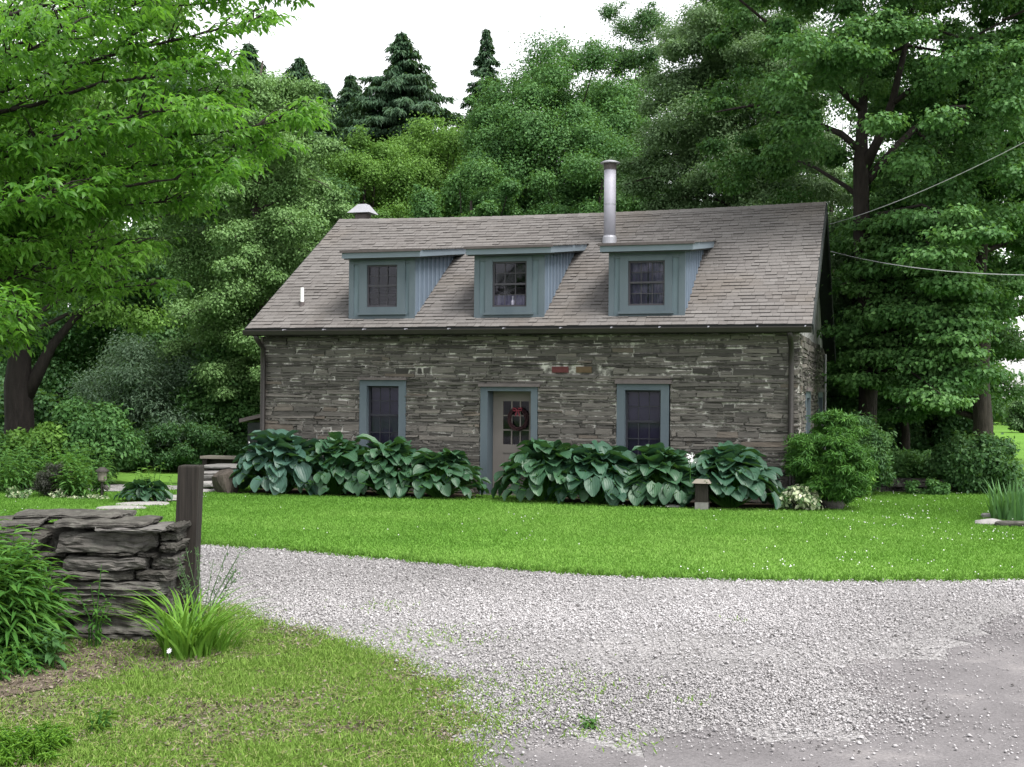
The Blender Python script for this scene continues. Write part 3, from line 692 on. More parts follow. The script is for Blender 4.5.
wall_core(gable, .452, D-.452, -.1, 2.97, OPG, -.45, -.012).build('wall', MT['mortar'], house)
m = MB(); stone_facing(m, gable, -.0, D, -.05, 2.97, OPG, rng_h); m.build('stone_facing', [MT['stone']], house)
m = MB(); mbox(m, lambda u, v, d: (u, D-.45+d, v), .0, L-.012, -.1, 2.97, 0, .45); m.build('wall', MT['mortar'], house)
m = MB(); m.box(0, .45, .452, D-.452, -.1, 2.97); m.build('wall', MT['mortar'], house)
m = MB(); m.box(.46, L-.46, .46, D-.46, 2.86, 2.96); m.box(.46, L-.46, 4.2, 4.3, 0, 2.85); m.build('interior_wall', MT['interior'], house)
# gable ends above the eaves: vertical barn boards
def roof_z(y): return (HE+(y+OE)*(HR-HE)/(D/2+OE)) if y < D/2 else HR+(y-D/2)*(HB-HR)/(YB-D/2)
for xs, nm in ((L-.06, 1), (.02, 0)):
    m = MB(); y = .0
    while y < D-.001:
        y1 = min(y+.19, D); ym = (y+y1)/2; off = rng_h.uniform(0, .012)
        a, b = roof_z(y)-.15, roof_z(y1-.008)-.15
        if y < D/2 < y1: a = b = min(a, b)
        zb = 2.972
        if min(a, b) > zb+.02:
            m.hexa([(xs, y, zb), (xs+.035+off, y, zb), (xs+.035+off, y1-.008, zb), (xs, y1-.008, zb), (xs, y, a), (xs+.035+off, y, a), (xs+.035+off, y1-.008, b), (xs, y1-.008, b)])
        y = y1
    m.build('gable_siding', MT['greyboard'], house)

# ---- roof
def RP(u, s, side=0, lift=0.):
    t = (u+OL)/(L+OL+OR); sag = -.065*4*t*(1-t)*s
    y, z = (-OE+(D/2+OE)*s, HE+(HR-HE)*s) if side == 0 else (YB+(D/2-YB)*s, HB+(HR-HB)*s)
    ny, nz = (-.534, .845) if side == 0 else (.575, .818)
    return np.array([u, y+ny*lift, z+sag+nz*lift])
U0, U1 = -OL, L+OR
roof_m = MB(); nu = 30
for side in (0, 1):
    g = [[RP(U0+(U1-U0)*i/nu, s, side, -.004) for i in range(nu+1)] for s in (0, .5, 1)]
    h = [[RP(U0+(U1-U0)*i/nu, s, side, -.11) for i in range(nu+1)] for s in (0, .5, 1)]
    for k in range(2):
        for i in range(nu):
            roof_m.add([g[k][i], g[k][i+1], g[k+1][i+1], g[k+1][i]], [(0, 1, 2, 3)])
            roof_m.add([h[k][i], h[k][i+1], h[k+1][i+1], h[k+1][i]], [(3, 2, 1, 0)])
        for i in (0, nu): roof_m.add([g[k][i], g[k+1][i], h[k+1][i], h[k][i]], [(0, 1, 2, 3)])
    for i in range(nu): roof_m.add([g[0][i], g[0][i+1], h[0][i+1], h[0][i]], [(0, 1, 2, 3)])
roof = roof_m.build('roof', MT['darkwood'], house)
sh = MB(); NC = 38; rng_r = np.random.default_rng(17)
for side in (0, 1):
    for c in range(NC):
        s0, s1 = c/NC, min(1., (c+1.12)/NC); u = U0-rng_r.uniform(0, .25); bt = rng_r.normal(.5, .05)
        while u < U1:
            wdt = rng_r.uniform(.10, .26); a, b = max(u, U0), min(u+wdt, U1); u += wdt
            if b-a < .02: continue
            th = rng_r.choice([.011, .017, .023], p=[.35, .4, .25]); tone = float(np.clip(bt+rng_r.normal(0, .12)+(.05 if th > .02 else -.05), 0, 1))
            p = [RP(a+.002, s0, side, th), RP(b-.002, s0, side, th), RP(b-.002, s1, side, .004), RP(a+.002, s1, side, .004), RP(a+.002, s0, side, 0), RP(b-.002, s0, side, 0)]
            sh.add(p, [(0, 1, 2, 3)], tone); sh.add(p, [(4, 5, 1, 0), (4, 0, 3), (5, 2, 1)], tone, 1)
u = U0
while u < U1:                                     # ridge caps
    b = min(u+.24, U1); tn = float(rng_r.uniform(.35, .8))
    for side in (0, 1): sh.add([RP(u, 1-.035, side, .020), RP(b, 1-.035, side, .016), RP(b, 1, side, .018), RP(u, 1, side, .026)], [(0, 1, 2, 3)], tn)
    u = b
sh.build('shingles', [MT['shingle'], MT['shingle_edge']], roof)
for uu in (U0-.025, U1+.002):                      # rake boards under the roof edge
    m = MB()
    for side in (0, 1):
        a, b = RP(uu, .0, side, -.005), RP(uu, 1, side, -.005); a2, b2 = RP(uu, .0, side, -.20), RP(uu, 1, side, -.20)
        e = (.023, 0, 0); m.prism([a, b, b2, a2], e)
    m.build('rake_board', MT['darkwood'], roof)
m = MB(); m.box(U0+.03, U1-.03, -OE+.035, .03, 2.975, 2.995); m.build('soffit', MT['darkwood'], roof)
# ---- gutter and downpipes
gut = MB(); pr = [(-OE-.005, 3.065), (-OE-.12, 3.065), (-OE-.12, 3.045), (-OE-.095, 2.975), (-OE-.02, 2.96), (-OE-.005, 2.96)]
gut.prism([(U0, y, z) for y, z in pr], (U1-U0, 0, 0)); gutter = gut.build('gutter', MT['gutter'], house)
for px in (283, 323, 363, 405, 448, 503, 560, 611, 659, 708, 757, 805):
    m = MB(); u = U0+(px-246)/(813-246)*(U1-U0)*1.0
    u = CAM[0]+(-OE-.1-CAM[1])*(np.dot(np.array([*FH, 0])+np.array([*RH, 0])*(px-512)/FPX, (1, 0, 0)))/np.dot(np.array([*FH, 0])+np.array([*RH, 0])*(px-512)/FPX, (0, 1, 0))
    m.box(u-.008, u+.008, -OE-.125, -OE-.004, 3.066, 3.076); m.box(u-.014, u+.010, -OE-.135, -OE-.122, 3.052, 3.066)
    m.build('gutter_bracket', MT['galv'], gutter)
for x in (.045, L-.13):
    m = MB(); m.tube([(x, -.42, 2.97), (x, -.30, 2.86), (x, -.085, 2.72), (x, -.075, 2.4), (x, -.075, .15), (x, -.2, .05)], .048, 8); m.build('downpipe', MT['gutter'], house, smooth=True)
m = MB(); m.box(-.05, -.005, -.02, .14, -.05, 2.96); m.build('corner_board', MT['trim_dark'], house)
# ---- windows
def window(mp, u0, u1, v0, v1, head, rail, frame_m, sash_m, d_in=-.09, cas=.15, casd=.02, cap=None, sill=.06, parent=None, screen=True, curtain=False, grid=(3, 2), lw=None):
    """opening u0..u1, v0..v1; head = casing top; rail = meeting rail height"""
    m = MB()
    cl = u0-(lw or cas); cr_ = u1+(lw or cas)
    mbox(m, mp, cl, u0, v0-sill, head, d_in-.06, casd); mbox(m, mp, u1, cr_, v0-sill, head, d_in-.06, casd)
    mbox(m, mp, u0+.001, u1-.001, v1, head, d_in-.06, casd-.002); mbox(m, mp, cl-.02, cr_+.02, v0-sill-.05, v0-sill-.001, d_in-.06, casd+.035)
    mbox(m, mp, u0+.001, u1-.001, v0-sill, v0, d_in-.06, casd-.002)
    fr = m.build('window', frame_m, parent)
    s = MB(); t = .035
    mbox(s, mp, u0, u0+t, v0, v1, d_in-.03, d_in); mbox(s, mp, u1-t, u1, v0, v1, d_in-.03, d_in)
    mbox(s, mp, u0+t, u1-t, v1-t, v1, d_in-.03, d_in-.001); mbox(s, mp, u0+t, u1-t, v0, v0+t*1.3, d_in-.03, d_in-.001)
    mbox(s, mp, u0+t, u1-t, rail-.02, rail+.02, d_in-.03, d_in-.001)
    for a, b in ((v0+t*1.3, rail-.02), (rail+.02, v1-t)):
        for i in range(1, grid[0]):
            uu = u0+t+(u1-u0-2*t)*i/grid[0]; mbox(s, mp, uu-.008, uu+.008, a, b, d_in-.028, d_in-.010)
        for j in range(1, grid[1]):
            vv = a+(b-a)*j/grid[1]; mbox(s, mp, u0+t, u1-t, vv-.008, vv+.008, d_in-.0275, d_in-.0105)
    return fr, s, t
def add_pane(mp, u0, u1, v0, v1, d, parent, mat=None):
    m = MB(); m.add([mp(u0, v0, d), mp(u1, v0, d), mp(u1, v1, d), mp(u0, v1, d)], [(0, 1, 2, 3)]); return m.build('pane', mat or MT['glass'], parent)
for (u0, u1, v1, head, rail, cap) in ((2.19, 2.84, 2.02, 2.13, 1.47, (2.02, 3.0, 2.132, 2.178)), (7.157, 7.80, 1.976, 2.085, 1.42, (6.985, 8.0, 2.087, 2.157))):
    fr, s, t = window(front, u0, u1, .78, v1, head, rail, MT['trim'], MT['sash'], parent=house, lw=.145)
    s.build('sash', MT['sash'], fr); add_pane(front, u0+t, u1-t, .78, v1-t, -.108, fr)
    m = MB(); mbox(m, front, cap[0], cap[1], cap[2], cap[3], -.04, .075); m.build('cap', MT['trim_dark'], fr)
    m = MB(); mbox(m, front, u0+.01, u1-.01, .79, v1-.01, -.20, -.19); m.build('pane_backing', MT['pane_back'], fr)  # added board behind the glass, lifts the near black panes to a muted tone
for (u0, u1, v0, v1) in ((1.66, 2.60, .88, 1.86), (5.46, 6.84, .88, 1.86)):
    fr, s, t = window(gable, u0, u1, v0, v1, 1.98, 1.36, MT['trim'], MT['sash'], parent=house, lw=.155)
    s.build('sash', MT['sash'], fr); add_pane(gable, u0+t, u1-t, v0, v1-t, -.108, fr, MT['glass'])
    m = MB(); mbox(m, gable, u0-.2, u1+.2, 1.982, 2.05, -.04, .05); m.build('cap', MT['trim_dark'], fr)
# ---- door
m = MB()
mbox(m, front, 4.462, 4.60, -.02, 2.018, -.40, .03); mbox(m, front, 5.425, 5.548, -.02, 2.018, -.40, .03); mbox(m, front, 4.601, 5.424, 1.94, 2.016, -.40, .028)
frame = m.build('door_frame', MT['trim'], house)
m = MB(); mbox(m, front, 4.43, 5.60, 2.02, 2.075, -.04, .085); m.build('cap', MT['trim_dark'], frame)
m = MB(); mbox(m, front, 4.50, 5.56, -.06, .055, -.38, .22); m.build('threshold', MT['wallstone'], frame)
d0, d1 = -.335, -.295
m = MB(); gx0, gx1, gz0, gz1 = 4.80, 5.30, .955, 1.755
mbox(m, front, 4.605, gx0, .06, 1.938, d0, d1); mbox(m, front, gx1, 5.42, .06, 1.938, d0, d1); mbox(m, front, gx0, gx1, gz1, 1.938, d0, d1-.0005); mbox(m, front, gx0, gx1, .80, gz0, d0, d1-.0005)
mbox(m, front, gx0, gx1, .06, .20, d0, d1-.0005); mbox(m, front, gx0, 5.02, .20, .80, d0, d1-.016); mbox(m, front, 5.08, gx1, .20, .80, d0, d1-.016); mbox(m, front, 5.02, 5.08, .20, .80, d0, d1-.0005)
door = m.build('door', MT['door'], house)
m = MB(); gm = [gx0+(gx1-gx0)*i/3 for i in range(4)]; gn = [gz0+(gz1-gz0)*i/3 for i in range(4)]
for a in gm[1:3]: mbox(m, front, a-.012, a+.012, gz0, gz1, d0+.005, d1+.002)
for a in gn[1:3]: mbox(m, front, gx0, gx1, a-.012, a+.012, d0+.006, d1+.001)
m.build('muntin', MT['door'], door); add_pane(front, gx0, gx1, gz0, gz1, (d0+d1)/2, door)
m = MB(); mbox(m, front, 4.6, 5.43, .06, 1.94, -1.0, -.98); m.build('hall_shade', MT['interior'], door)  # dark sheet standing for the shade inside the hall
m = MB(); m.tube([(5.355, .295, .95), (5.355, .25, .95)], .014, 8); m.tube([(5.355, .255, .95), (5.355, .235, .95), (5.355, .215, .95)], [.02, .032, .012], 10); m.build('handle', MT['capmetal'], door, smooth=True)

# wreath hanging on the door
wr = empty('door_wreath', (5.10, .27, 1.43), 'round dark twig wreath with a red bow on the front door', 'wreath')
m = MB()
for k in range(16):
    ph = random.uniform(0, 6.28); r = .165+random.uniform(-.028, .028); pts = []
    for i in range(25):
        a = ph+2*PI*i/24; pts.append((math.cos(a)*r*(1+.05*math.sin(5*a+k)), -.02+.03*math.sin(3*a+k*1.7), math.sin(a)*r*1.1))
    m.tube(pts, .008, 5)
for k in range(90):
    a = random.uniform(0, 6.28); r0 = .165; p = Vector((math.cos(a)*r0, -.02, math.sin(a)*r0*1.1)); q = p+Vector((math.cos(a+random.uniform(-1, 1))*.05, random.uniform(-.04, .0), math.sin(a+random.uniform(-1, 1))*.05)); m.tube([p, q], [.006, .002], 4)
m.build('ring', MT['twig'], wr)
m = MB()
for sx in (-1, 1):
    pts = [(0, -.05, .15), (sx*.05, -.075, .205), (sx*.115, -.07, .215), (sx*.125, -.06, .165), (sx*.06, -.06, .145), (0, -.055, .15)]
    for i in range(5):
        a, b = Vector(pts[i]), Vector(pts[i+1]); w_ = Vector((0, .035, 0)); e = Vector((0, 0, .012))
        m.hexa([a-w_-e, b-w_-e, b+w_-e, a+w_-e, a-w_+e, b-w_+e, b+w_+e, a+w_+e])
    m.prism([(0, -.06, .155), (sx*.022, -.06, .16), (sx*.075, -.062, .02), (sx*.045, -.06, .015), (sx*.03, -.06, .03)], (0, -.006, 0))
m.tube([(0, -.095, .155), (0, -.05, .155)], [.022, .026], 8); bw = m.build('bow', MT['red'], wr); bw.scale = (.72, .8, .72); bw.location = (0, 0, .045)

# ---- dormers
SL = (HR-HE)/(D/2+OE)
rz = lambda y: HE+SL*(y+OE)
DORM = [dict(f=(1.855, 3.165), fa=(1.775, 3.346), z0=3.283, top=4.545, gl=(2.215, 2.83, 3.50, 4.29), cs=(2.06, 2.985), rail=3.90, curtain=0),
        dict(f=(4.36, 5.672), fa=(4.243, 5.85), z0=3.288, top=4.555, gl=(4.70, 5.352, 3.475, 4.30), cs=(4.565, 5.45), rail=3.89, curtain=1),
        dict(f=(6.88, 8.217), fa=(6.746, 8.39), z0=3.262, top=4.545, gl=(7.22, 7.872, 3.465, 4.255), cs=(7.07, 8.0), rail=3.875, curtain=2)]
YF, YO = -.08, -.28
rng_d = np.random.default_rng(23)
for dm in DORM:
    x0, x1 = dm['f']; g0, g1, gz0_, gz1_ = dm['gl']; top = dm['top']; ssl = .125
    zt = lambda y: top-.165+ssl*(y-YO)           # underside of the shed roof
    yend = 0
    while rz(yend) < zt(yend)+.02: yend += .01
    m = MB()                                      # front face round the window opening
    mp = lambda u, v, d: (u, YF-d, v)
    zf = zt(YF)
    mbox(m, mp, x0, g0-.01, dm['z0']-.1, zf, -.05, 0); mbox(m, mp, g1+.01, x1, dm['z0']-.1, zf, -.05, 0)
    mbox(m, mp, g0-.01, g1+.01, dm['z0']-.1, gz0_-.01, -.05, -.0005); mbox(m, mp, g0-.01, g1+.01, gz1_+.01, zf, -.05, -.0005)
    do = m.build('dormer', MT['panel'], house)
    m = MB()                                      # corner boards, frieze and battens
    for a, b in ((x0-.012, x0+.085), (x1-.10, x1+.012)): mbox(m, mp, a, b, dm['z0']-.05, zf-.003, 0.001, .022)
    mbox(m, mp, x0+.087, x1-.102, zf-.10, zf-.004, .001, .020); mbox(m, mp, x0+.087, x1-.102, dm['z0']-.05, dm['z0']+.045, .001, .02)
    m.build('corner_board', MT['trim'], do)
    m = MB()
    c0, c1 = dm['cs']
    mbox(m, mp, c0, g0, gz0_-.10, gz1_+.095, -.03, .035); mbox(m, mp, g1, c1, gz0_-.10, gz1_+.095, -.03, .035)
    mbox(m, mp, g0+.001, g1-.001, gz1_, gz1_+.094, -.03, .034); mbox(m, mp, g0+.001, g1-.001, gz0_-.10, gz0_, -.03, .034)
    mbox(m, mp, c0-.03, c1+.03, gz0_-.145, gz0_-.102, -.0, .07); m.build('window_frame', MT['trim'], do)
    s = MB(); t = .03; di = -.0
    mbox(s, mp, g0+.001, g0+t, gz0_, gz1_, di-.03, di); mbox(s, mp, g1-t, g1-.001, gz0_, gz1_, di-.03, di)
    mbox(s, mp, g0+t, g1-t, gz1_-t, gz1_, di-.03, di-.001); mbox(s, mp, g0+t, g1-t, gz0_, gz0_+t*1.2, di-.03, di-.001); mbox(s, mp, g0+t, g1-t, dm['rail']-.018, dm['rail']+.018, di-.03, di-.001)
    for a, b in ((gz0_+t*1.2, dm['rail']-.018), (dm['rail']+.018, gz1_-t)):
        for i in (1, 2):
            uu = g0+t+(g1-g0-2*t)*i/3; mbox(s, mp, uu-.007, uu+.007, a, b, di-.028, di-.012)
        vv = (a+b)/2; mbox(s, mp, g0+t, g1-t, vv-.007, vv+.007, di-.0275, di-.0125)
    s.build('sash', MT['dormsash'], do)
    add_pane(mp, g0+t, g1-t, gz0_+.01, gz1_-.01, -.032, do)
    m = MB(); mbox(m, mp, x0+.06, x1-.06, dm['z0'], zf-.05, -1.05, -1.03); m.build('room_shade', MT['interior'], do)  # dark sheet put behind the glass as the room's shade
    if dm['curtain']:
        m = MB(); ln = 26; tops = gz1_ if dm['curtain'] == 2 else gz0_+.26
        rows = [[(g0+(g1-g0)*i/ln, YF+.075+.014*math.sin(i*1.6)+.006*math.sin(i*.7), z) for i in range(ln+1)] for z in (gz0_, tops-.04*(dm['curtain'] == 1))]
        for i in range(ln):
            if dm['curtain'] == 2 and 12 < i < 14: continue
            m.add([rows[0][i], rows[0][i+1], rows[1][i+1], rows[1][i]], [(0, 1, 2, 3)])
        m.build('curtain', MT['curtain'], do)
        if dm['curtain'] == 1:
            m = MB(); q = g0+(g1-g0)*.56; m.tube([(q, YF+.06, gz0_+.02), (q, YF+.06, gz0_+.10), (q, YF+.06, gz0_+.14), (q, YF+.06, gz0_+.20)], [.022, .03, .012, .016], 8); m.build('figurine', MT['white'], do)
    for xs, sg in ((x0, -1), (x1, 1)):            # cheeks, boards and battens
        m = MB(); a = (xs-sg*.03); e = (sg*.03, 0, 0); yb = YF+.05
        m.prism([(a, yb, rz(yb)-.02), (a, yend+.1, rz(yend+.1)-.02), (a, yend, zt(yend)), (a, yb, zt(yb))], e)
        y = yb+.14
        while y < yend-.12:
            m.hexa([(xs+sg*.001, y, rz(y)+.02), (xs+sg*.024, y, rz(y)+.02), (xs+sg*.024, y+.05, rz(y+.05)+.02), (xs+sg*.001, y+.05, rz(y+.05)+.02),
                    (xs+sg*.001, y, zt(y)-.002), (xs+sg*.024, y, zt(y)-.002), (xs+sg*.024, y+.05, zt(y+.05)-.002), (xs+sg*.001, y+.05, zt(y+.05)-.002)], .5, 1)
            y += .225
        m.build('cheek', [MT['cheek'], MT['batten']], do)
    f0, f1 = dm['fa']                              # shed roof with fascia
    sr = MB(); yr = yend+.35
    tp = lambda y: top-.012+ssl*(y-YO)
    sr.hexa([(f0+.03, YO+.03, zt(YO+.03)+.002), (f1-.03, YO+.03, zt(YO+.03)+.002), (f1-.03, yr, zt(yr)+.002), (f0+.03, yr, zt(yr)+.002), (f0+.03, YO+.03, tp(YO+.03)), (f1-.03, YO+.03, tp(YO+.03)), (f1-.03, yr, tp(yr)), (f0+.03, yr, tp(yr))])
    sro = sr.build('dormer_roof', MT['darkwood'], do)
    m = MB(); m.hexa([(f0, YO, zt(YO)+.03), (f1, YO, zt(YO)+.03), (f1, YO+.028, zt(YO)+.03), (f0, YO+.028, zt(YO)+.03), (f0, YO, tp(YO)-.002), (f1, YO, tp(YO)-.002), (f1, YO+.028, tp(YO)-.002), (f0, YO+.028, tp(YO)-.002)])
    for a in (f0, f1-.028):
        ye = yend+.22
        m.hexa([(a, YO+.029, zt(YO)+.034), (a+.028, YO+.029, zt(YO)+.034), (a+.028, ye, zt(ye)+.034), (a, ye, zt(ye)+.034), (a, YO+.029, tp(YO)-.002), (a+.028, YO+.029, tp(YO)-.002), (a+.028, ye, tp(ye)-.002), (a, ye, tp(ye)-.002)])
    m.build('fascia', MT['fascia'], do)
    m = MB(); y = YO-.03; k = 0
    while y < yr:
        yb = min(y+.16, yr); u = f0-.03-rng_d.uniform(0, .2)
        while u < f1+.03:
            wd = rng_d.uniform(.18, .34); a, b = max(u, f0-.03), min(u+wd, f1+.03); u += wd
            if b-a > .02: m.add([(a, y, tp(y)+.022), (b, y, tp(y)+.022), (b, yb, tp(yb)+.008), (a, yb, tp(yb)+.008), (a, y, tp(y)+.001), (b, y, tp(y)+.001)], [(0, 1, 2, 3), (4, 5, 1, 0), (4, 0, 3), (5, 2, 1)], float(np.clip(rng_d.normal(.45, .2), 0, 1)))
        y = yb
    m.build('shingles', MT['shingle'], do)
    m = MB(); m.box(f0-.031, f1+.031, YO-.040, YO-.004, tp(YO)-.022, tp(YO)+.024); m.build('drip_edge', MT['rustcap'], do)

# ---- flue, vent pipe and ridge chimney
fx, fy = 6.275, 2.60
m = MB(); m.tube([(fx, fy, 4.85), (fx, fy, 6.42)], .118, 24); fl = m.build('flue_pipe', MT['galv'], house, smooth=False)
for p in fl.data.polygons: p.use_smooth = len(p.vertices) == 4
m = MB(); m.tube([(fx, fy, 5.68), (fx, fy, 5.70)], .122, 24); m.build('joint_band', MT['capmetal'], fl)
m = MB(); m.tube([(fx, fy, 4.86), (fx, fy, 5.02), (fx, fy, 5.06)], [.15, .14, .125], 24); m.build('flashing', MT['capmetal'], fl)
m = MB(); m.tube([(fx, fy, 6.38), (fx, fy, 6.505)], [.128, .128], 24); m.build('collar', MT['rustcap'], fl)
m = MB(); m.tube([(fx, fy, 6.505), (fx, fy, 6.52), (fx, fy, 6.55), (fx, fy, 6.575)], [.20, .195, .13, .03], 24); m.build('rain_cap', MT['capmetal'], fl, smooth=True)
m = MB(); m.tube([(.61, .417, 3.52), (.61, .417, 3.94)], .036, 12); vp = m.build('vent_pipe', MT['white'], house)
m = MB(); m.tube([(.61, .417, 3.55), (.61, .417, 3.66)], [.07, .04], 12); m.build('flashing', MT['rustcap'], vp)
m = MB(); m.box(.03, .30, 4.18, 4.46, 5.2, 5.93); ch = m.build('chimney', MT['trim_dark'], house)
m = MB(); cx, cy = .18, 4.32; zc = 5.945
vs = [(cx-.02+a*.27, cy+b*.27, zc) for a, b in ((-1, -1), (1, -1), (1, 1), (-1, 1))]+[(cx+a*.10, cy+b*.10, zc+.21) for a, b in ((-1, -1), (1, -1), (1, 1), (-1, 1))]
m.hexa(vs); m.build('rain_cap', MT['capmetal'], ch)
# ---- service mast and conduit on the gable, lean-to on the far side
m = MB(); m.tube([(L+.045, D-.12, .3), (L+.045, D-.12, 1.5), (L+.045, D-.12, 2.85)], .022, 8); m.build('conduit', MT['cable'], house)
m = MB(); m.box(L+.02, L+.14, 6.6, 6.95, 1.0, 1.5); m.build('meter_box', MT['greyboard'], house)
m = MB(); m.hexa([(-1.75, 2.2, 1.22), (-.01, 2.2, 1.62), (-.01, 5.5, 1.62), (-1.75, 5.5, 1.22), (-1.75, 2.2, 1.30), (-.01, 2.2, 1.70), (-.01, 5.5, 1.70), (-1.75, 5.5, 1.30)]); lt = m.build('lean_to', MT['trim_dark'], house)
m = MB(); m.box(-1.6, -.02, 2.3, 5.4, -.05, 1.22); m.build('wall', MT['darkwood'], lt)
def wire(label, pts, r=.012):
    pts = [Vector(p) for p in pts]; o = []
    a, b, sag = pts[0], pts[1], pts[2].x
    for i in range(31):
        t = i/30; p = a.lerp(b, t); p.z -= sag*4*t*(1-t); o.append(p)
    m = MB(); m.tube(o, r, 6); return tag(m.build('overhead_wire', MT['cable'], None), label, 'wire', 'wires running from the gable')
x9, y9 = at(1180, 15)
wire('upper grey wire rising from the gable peak to the right', [(L+.26, 4.6, 5.42), (x9, y9, zat(52, 15, 1180)), (.22, 0, 0)], .006)
x8, y8 = at(1200, 15)
wire('lower pale wire sagging nearly level from the gable to the right', [(L+.26, 5.2, 4.93), (x8, y8, zat(268, 15, 1200)), (.25, 0, 0)], .0075)

# ------------------------------------------------------------------ hostas along the front wall
def blade_leaf(P, A, Nn, l, w, rng, cup=.20, droop=.2, nu=6, nv=5):
    """broad heart-shaped leaves as small curved grids with UVs across the veins"""
    n = len(P); A = unit(A); S = unit(np.cross(A, Nn)); Nn = np.cross(S, A)
    s = np.linspace(0, 1, nu); t = np.linspace(-1, 1, nv)
    wid = np.array([.40, .92, 1.0, .96, .76, .20]) if nu == 6 else np.sin(PI*np.clip(s, .02, .99))
    off = np.array([.0, 0, 0, 0, 0, 0])
    SS, TT = np.meshgrid(s, t, indexing='ij'); W = np.repeat(wid[:, None], nv, 1)
    lobes = np.where(SS < .1, -.10*np.abs(TT), 0)             # heart base
    l_ = l[:, None, None, None]; w_ = w[:, None, None, None]
    dz = cup*w[:, None, None]*(TT**2)[None]*W[None] - droop*l[:, None, None]*(SS**2)[None] + rng.normal(0, .012, (n, nu, nv))*l[:, None, None]*2
    dz += .05*w[:, None, None]*np.sin(SS*7+3*TT)[None]*np.abs(TT)[None]
    V = P[:, None, None, :]+A[:, None, None, :]*(l_*(SS+lobes)[None, :, :, None])+S[:, None, None, :]*(w_*.5*(TT*W)[None, :, :, None])+Nn[:, None, None, :]*dz[..., None]
    q = []
    for i in range(nu-1):
        for j in range(nv-1): q.append((i*nv+j, i*nv+j+1, (i+1)*nv+j+1, (i+1)*nv+j))
    q = np.array(q); F = ((np.arange(n)*nu*nv)[:, None, None]+q[None]).reshape(-1, 4)
    uv = np.tile(np.stack([.5+.5*TT*(.35+.65*W), SS], 2).reshape(1, -1, 2), (n, 1, 1)).reshape(-1, 2)
    return V.reshape(-1, 3), F, uv, len(q)
def hosta(label, x, y, R, H, seed, mat='hosta', n=80, ls=(.27, .40), group='giant hostas along the front wall', face=-PI/2):
    rng = np.random.default_rng(seed); root = empty('hosta_plant', (x, y, .04), label, 'plant', group)
    t = np.linspace(0, 1, n)**.75; az = np.arange(n)*2.39996+rng.normal(0, .25, n)
    o = np.stack([np.cos(az), np.sin(az), np.zeros(n)], 1)
    r = R*(.10+.74*t)+rng.normal(0, .05, n); z = H*(.88-.70*t**1.7)+rng.normal(0, .07, n)*H; z = np.maximum(z, .10)
    P = o*r[:, None]; P[:, 2] = z
    pitch = .45-1.25*t**1.4+rng.normal(0, .24, n)
    A = o*np.cos(pitch)[:, None]+np.array([0, 0, 1.])*np.sin(pitch)[:, None]+np.stack([-o[:, 1], o[:, 0], np.zeros(n)], 1)*rng.normal(0, .25, n)[:, None]
    up = -o*np.sin(pitch)[:, None]+np.array([0, 0, 1.])*np.cos(pitch)[:, None]+rng.normal(0, .18, (n, 3))
    l = rng.uniform(*ls, n)*(.92+.35*np.sin(PI*np.clip(t+.12, 0, 1))); w = l*rng.uniform(.80, .98, n)
    P = P-unit(A)*(l*.30)[:, None]; P[:, 2] = np.maximum(P[:, 2], .06+l*np.maximum(0, -np.sin(pitch))*.95)
    V, F, uv, k = blade_leaf(P, A, up, l, w, rng)
    if y < 0: V[:, 1] *= .74
    V[:, 2] = np.maximum(V[:, 2], .015)
    if y < 0: V[:, 1] = np.minimum(V[:, 1], -y-.06+.0*V[:, 1])
    tone = np.clip(np.repeat(rng.normal(.5, .25, n), k), 0, 1)
    np_mesh('foliage', V, F, MT[mat], root, tone, smooth=True, uv=uv)
    m = MB()
    for i in range(n):
        p = P[i]; m.tube([(o[i, 0]*.06, o[i, 1]*.06, -.02), tuple(p*np.array([.55, .55, .75])), tuple(p)], [.010, .008, .006], 5, cap=False)
    m.build('stem', MT['lf_perennial'], root, smooth=True)
    return root
hx = [(1.0, -1.16, 1.06, 1.10, 'hosta_blue', 'big blue green hosta at the left end of the front wall', (.25, .38), 165),
      (2.02, -.98, 1.00, 1.02, 'hosta', 'dark green hosta in front of the left ground floor window', (.20, .31), 175),
      (3.02, -.94, 1.00, .97, 'hosta', 'dark green hosta between the left window and the door', (.21, .32), 165),
      (4.02, -.92, .92, .84, 'hosta', 'lower spreading hosta just left of the front door', (.19, .29), 150),
      (5.98, -1.0, 1.00, 1.04, 'hosta', 'dark green hosta just right of the front door', (.22, .33), 175),
      (6.92, -.98, 1.00, .98, 'hosta_mid', 'blue tinged hosta between the door and the right window', (.24, .36), 155),
      (8.0, -.90, 1.00, .94, 'hosta', 'broad leaved hosta in front of the right ground floor window', (.24, .35), 155),
      (9.12, -.86, 1.06, .98, 'hosta_mid', 'wide hosta beside the evergreen bush at the house corner', (.23, .36), 165)]
for i, (x, y, R, H, mt, lb, ls, n) in enumerate(hx): hosta(lb, x, y, R, H, 100+i, mt, n, ls)
def bloom(label, x, y, z0, h, n, seed):
    rng = np.random.default_rng(seed); root = empty('hosta_flower', (x, y, z0), label, 'flower', 'pale hosta flower spikes')
    m = MB(); m.tube([(0, 0, -.5), (.01, 0, 0), (.03, -.02, h)], [.008, .007, .003], 5); m.build('stem', MT['lf_perennial'], root)
    P = np.stack([rng.normal(0, .025, n)+.02, rng.normal(-.01, .025, n), rng.uniform(h*.35, h*1.02, n)], 1); A = unit(rng.normal(size=(n, 3))+np.array([0, -.3, -.3]))
    V, F, T = leaf_arrays(P, A, rdir(n, rng), rng.uniform(.04, .065, n), .028, np.full(n, .5)); np_mesh('petals', V, F, MT['petal'], root, T)
bloom('white flower spike rising among the right hostas behind the lamp post', 8.52, -1.28, .72, .22, 40, 1)
bloom('pale flower bud at the top left of the blue hosta', .55, -.95, .95, .12, 9, 2)
